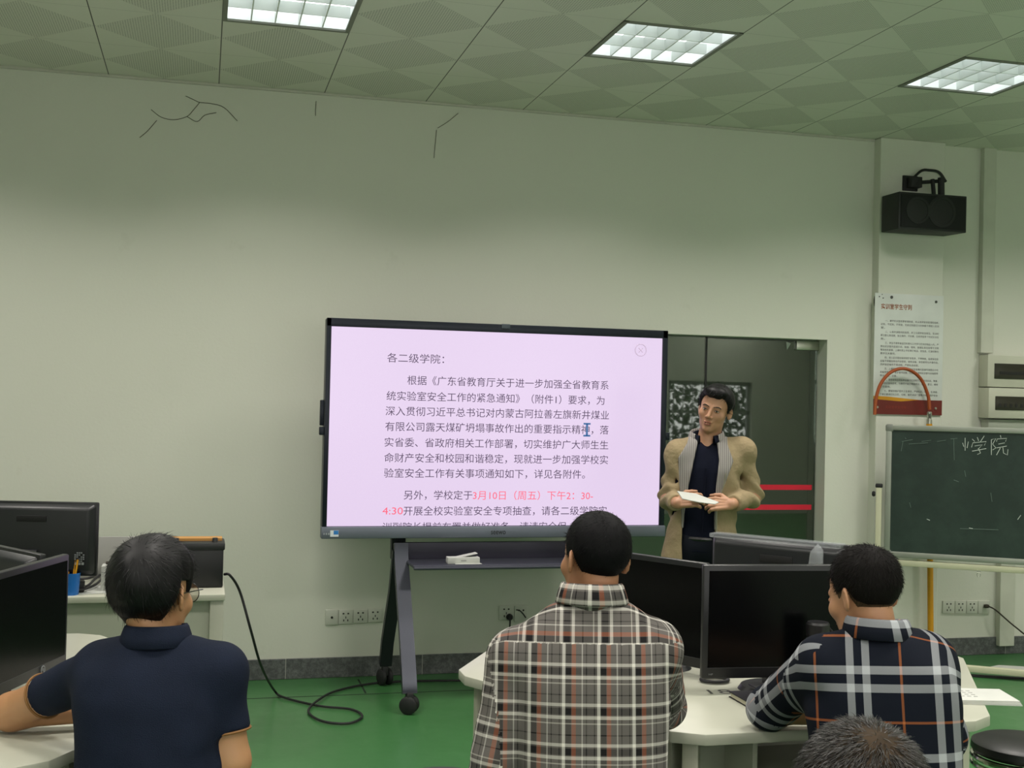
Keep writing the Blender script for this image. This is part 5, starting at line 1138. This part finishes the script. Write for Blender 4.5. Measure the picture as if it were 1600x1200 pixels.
# jacket: an open shell with sleeves
tj = trunk_fn(Bs, Js, .026)
def opening(lq):
    t = np.clip(lq[:, 2]/Bs.L, -.3, 1.1)
    xl = np.interp(t, [-.3, 0, .3, .6, .85, 1.05], [-.085, -.098, -.098, -.082, -.062, -.045]); xr = np.interp(t, [-.3, 0, .3, .6, .85, 1.05], [.085, .070, .062, .064, .072, .055])
    return xl.astype(F4), xr.astype(F4)
def jshell(P, infl_o, infl_i):
    lq = Bs.loc(P); o = tj(P)+(.026-infl_o); i_ = tj(P)+(.026-infl_i)
    hem = np.where(lq[:, 0] < 0, -.17, -.12); fl = np.clip(.10-lq[:, 2], 0, .3)*.09
    return np.maximum(o-fl, -(i_-fl)), lq, hem-lq[:, 2]
def jacket(P):
    sh_, lq, hm = jshell(P, .023, .010); xl, xr = opening(lq)
    op = np.minimum(np.minimum(lq[:, 0]-xl, xr-lq[:, 0]), -lq[:, 1]-.01)
    d = smax(sh_, op, .006)
    for s in 'LR': d = smin(d, arm_fn(P, Js, s, .010, 1.90, r=(.048, .041, .037, .033)), .022)
    d = smax(d, hm*.9, .006)
    w_ = cap(P, nk+Vector((0, 0, -.01))+tow*.01, nk+Vector((0, 0, .2)), .075, .09); d = smax(d, -w_, .005)
    d = d+.0032*noise3(P*va((1, 1, .6)), 40, 15)
    for s in 'LR':
        e = np.linalg.norm(P-va(Js['el'+s]), axis=1); d = d+.009*np.sin(85*((P-va(Js['el'+s]))@va((Vector(Js['wr'+s])-Vector(Js['sh'+s])).normalized()))+2.5*noise3(P, 24, 8))*np.exp(-(e/.13)**2)
        e = np.linalg.norm(P-va(Js['sh'+s])-va((0, 0, -.13)), axis=1); d = d+.008*np.sin(70*lq[:, 2]*.7+50*lq[:, 0]+2*noise3(P, 18, 3))*np.exp(-(e/.11)**2)
    return d
lo, hi = bounds([pl+Vector((0, 0, -.2)), nk, Js['shL'], Js['shR'], Js['elL'], Js['elR'], Js['wrL'], Js['wrR']]+[Bs.w((x, y, 0)) for x in (-.2, .2) for y in (-.15, .15)], .09)
v, q = sdf_mesh(jacket, lo, hi, .0055); jk = mesh_from('jacket', v, q, KH, ps)
def lining(P):
    sh_, lq, hm = jshell(P, .0275, .016); xl, xr = opening(lq); t = np.clip(lq[:, 2]/Bs.L, 0, 1)
    wl = np.interp(t, [0, .3, .55, .85, 1], [.0, .012, .040, .078, .05]).astype(F4); wr_ = np.interp(t, [0, .3, .55, .85, 1], [.0, .006, .030, .070, .05]).astype(F4)
    left = np.maximum(xl-wl-lq[:, 0], lq[:, 0]-xl-.004); right = np.maximum(xr-.004-lq[:, 0], lq[:, 0]-xr-wr_)
    d = smax(np.maximum(sh_, lq[:, 1]), np.minimum(left, right), .003); w_ = cap(P, nk+Vector((0, 0, -.01))+tow*.01, nk+Vector((0, 0, .2)), .072, .088)
    return smax(smax(d, -w_, .004), .08-lq[:, 2], .01)
v, q = sdf_mesh(lining, lo, hi, .0045); mesh_from('lining', v, q, LIN, jk)
collar('jacket_collar', nk+Vector((0, 0, .022))+tow*.004, -R_, tow, Vector((0, 0, 1)), .078, .080, LIN, jk, h=.056, fold=.050, gap=.75, slope=.30, flare=.012, uv=False)
zp = bm_new(); tube(zp, [Bs.w((float(np.interp(z, [0, .2, .35], [.075, .07, .105])), -.150, z)) for z in (.02, .1, .2, .27, .33, .38)], .0035, 5); obj('zip', zp, mat('zip grey', (150, 146, 130), .4, .5), jk, True)
legs('trousers', Js, NTR, ps, SHOE)
obj('belt', tube(bm_new(), [Bs.w((.155*math.sin(q_*PI/24), -.108*math.cos(q_*PI/24), .03)) for q_ in range(49)], .014, 8), mat('black belt', (12, 12, 13), .35), ps, True)
# hair, brows, eyes, lips
TS = [(0, .060), (18, .058), (30, .066), (44, .058), (58, .035), (68, .004), (78, -.010), (88, .008), (104, .006), (116, -.035), (140, -.06), (180, -.066)]
def fringe(q, d): return np.minimum(d, smax(ell(q, (.006, .050, .088), (.064, .050, .034)), .056-q[:, 2], .008))
hair_mesh('hair', hair_fn(hs, TS, .017, .004, .10, 3, fringe, ramp=.05), hs, HB, ps, h=.003, n=4000, ln=.03, flow=lambda lq: lq-np.array((-.03, -.06, .11)), stand=.08, bend=.5, wd=.0008, inset=.004)
BROW = mat('eyebrow hair', (24, 20, 18), .8)
for s in (-1, 1):
    obj('eyebrow', tube(bm_new(), smooth_path([hs.w((s*.012, .0965, .0135)), hs.w((s*.026, .0945, .0185)), hs.w((s*.040, .0870, .0185)), hs.w((s*.049, .0770, .0125))], 4), [.0022]*4+[.0032]*4+[.0026]*4+[.0012], 6), BROW, ps, True)
    eb = bm_new(); bmesh.ops.create_uvsphere(eb, u_segments=20, v_segments=12, radius=1); bmesh.ops.transform(eb, matrix=hs.M((s*.0315, .0850, -.004)) @ Matrix.Diagonal((.0120, .0095, .0046, 1)), verts=eb.verts)
    ey = obj('eye', eb, mat('eye white', (186, 178, 168), .25), ps, True)
    ib = bm_new(); bmesh.ops.create_uvsphere(ib, u_segments=16, v_segments=10, radius=1); bmesh.ops.transform(ib, matrix=hs.M((s*.0315-.001, .0915, -.0038)) @ Matrix.Diagonal((.0050, .0034, .0044, 1)), verts=ib.verts); obj('iris', ib, mat('dark iris', (22, 15, 12), .15), ey, True)
    obj('upper_lid', tube(bm_new(), smooth_path([hs.w((s*.0195, .0885, -.004)), hs.w((s*.027, .0950, .0012)), hs.w((s*.036, .0935, .0012)), hs.w((s*.0445, .0850, -.003))], 4), .0016, 6), mat('lash line', (44, 28, 22), .7), ey, True)
LIP = mat('lips', (150, 88, 76), .5)
def lipf(P):
    q = hs.loc(P); d = np.minimum(ell(q, (0, .0950, -.0672), (.0215, .0085, .0044)), ell(q, (0, .0935, -.0780), (.0185, .0088, .0050)))
    return smax(d, -ell(q, (0, .104, -.0727), (.018, .02, .0030)), .001)
v, q = sdf_mesh(lipf, hs.c-.13, hs.c+.13, .0016); mesh_from('lips', v, q, LIP, ps)
obj('mouth_gap', box(bm_new(), (-.015, .088, -.0748), (.015, .0965, -.0712), .0015, hs.M((0, 0, 0))), mat('mouth dark', (58, 26, 24), .6), ps, True)
# the paper he holds
pa = [at(1058, 768, D0-.27), at(1087, 772, D0-.20), at(1123, 785.5, D0-.27), at(1117, 788.5, D0-.29), at(1090, 785, D0-.31), at(1066, 780, D0-.31)]
pb_ = bm_new(); vs = [pb_.verts.new(p) for p in pa]; pb_.faces.new((vs[0], vs[1], vs[4], vs[5])); pb_.faces.new((vs[1], vs[2], vs[3], vs[4]))
pw = solo('paper_sheets', pb_, PAPER, 'folded white paper held in both hands by the standing man', 'paper', smooth=False); sm = pw.modifiers.new('thickness', 'SOLIDIFY'); sm.thickness = .0035
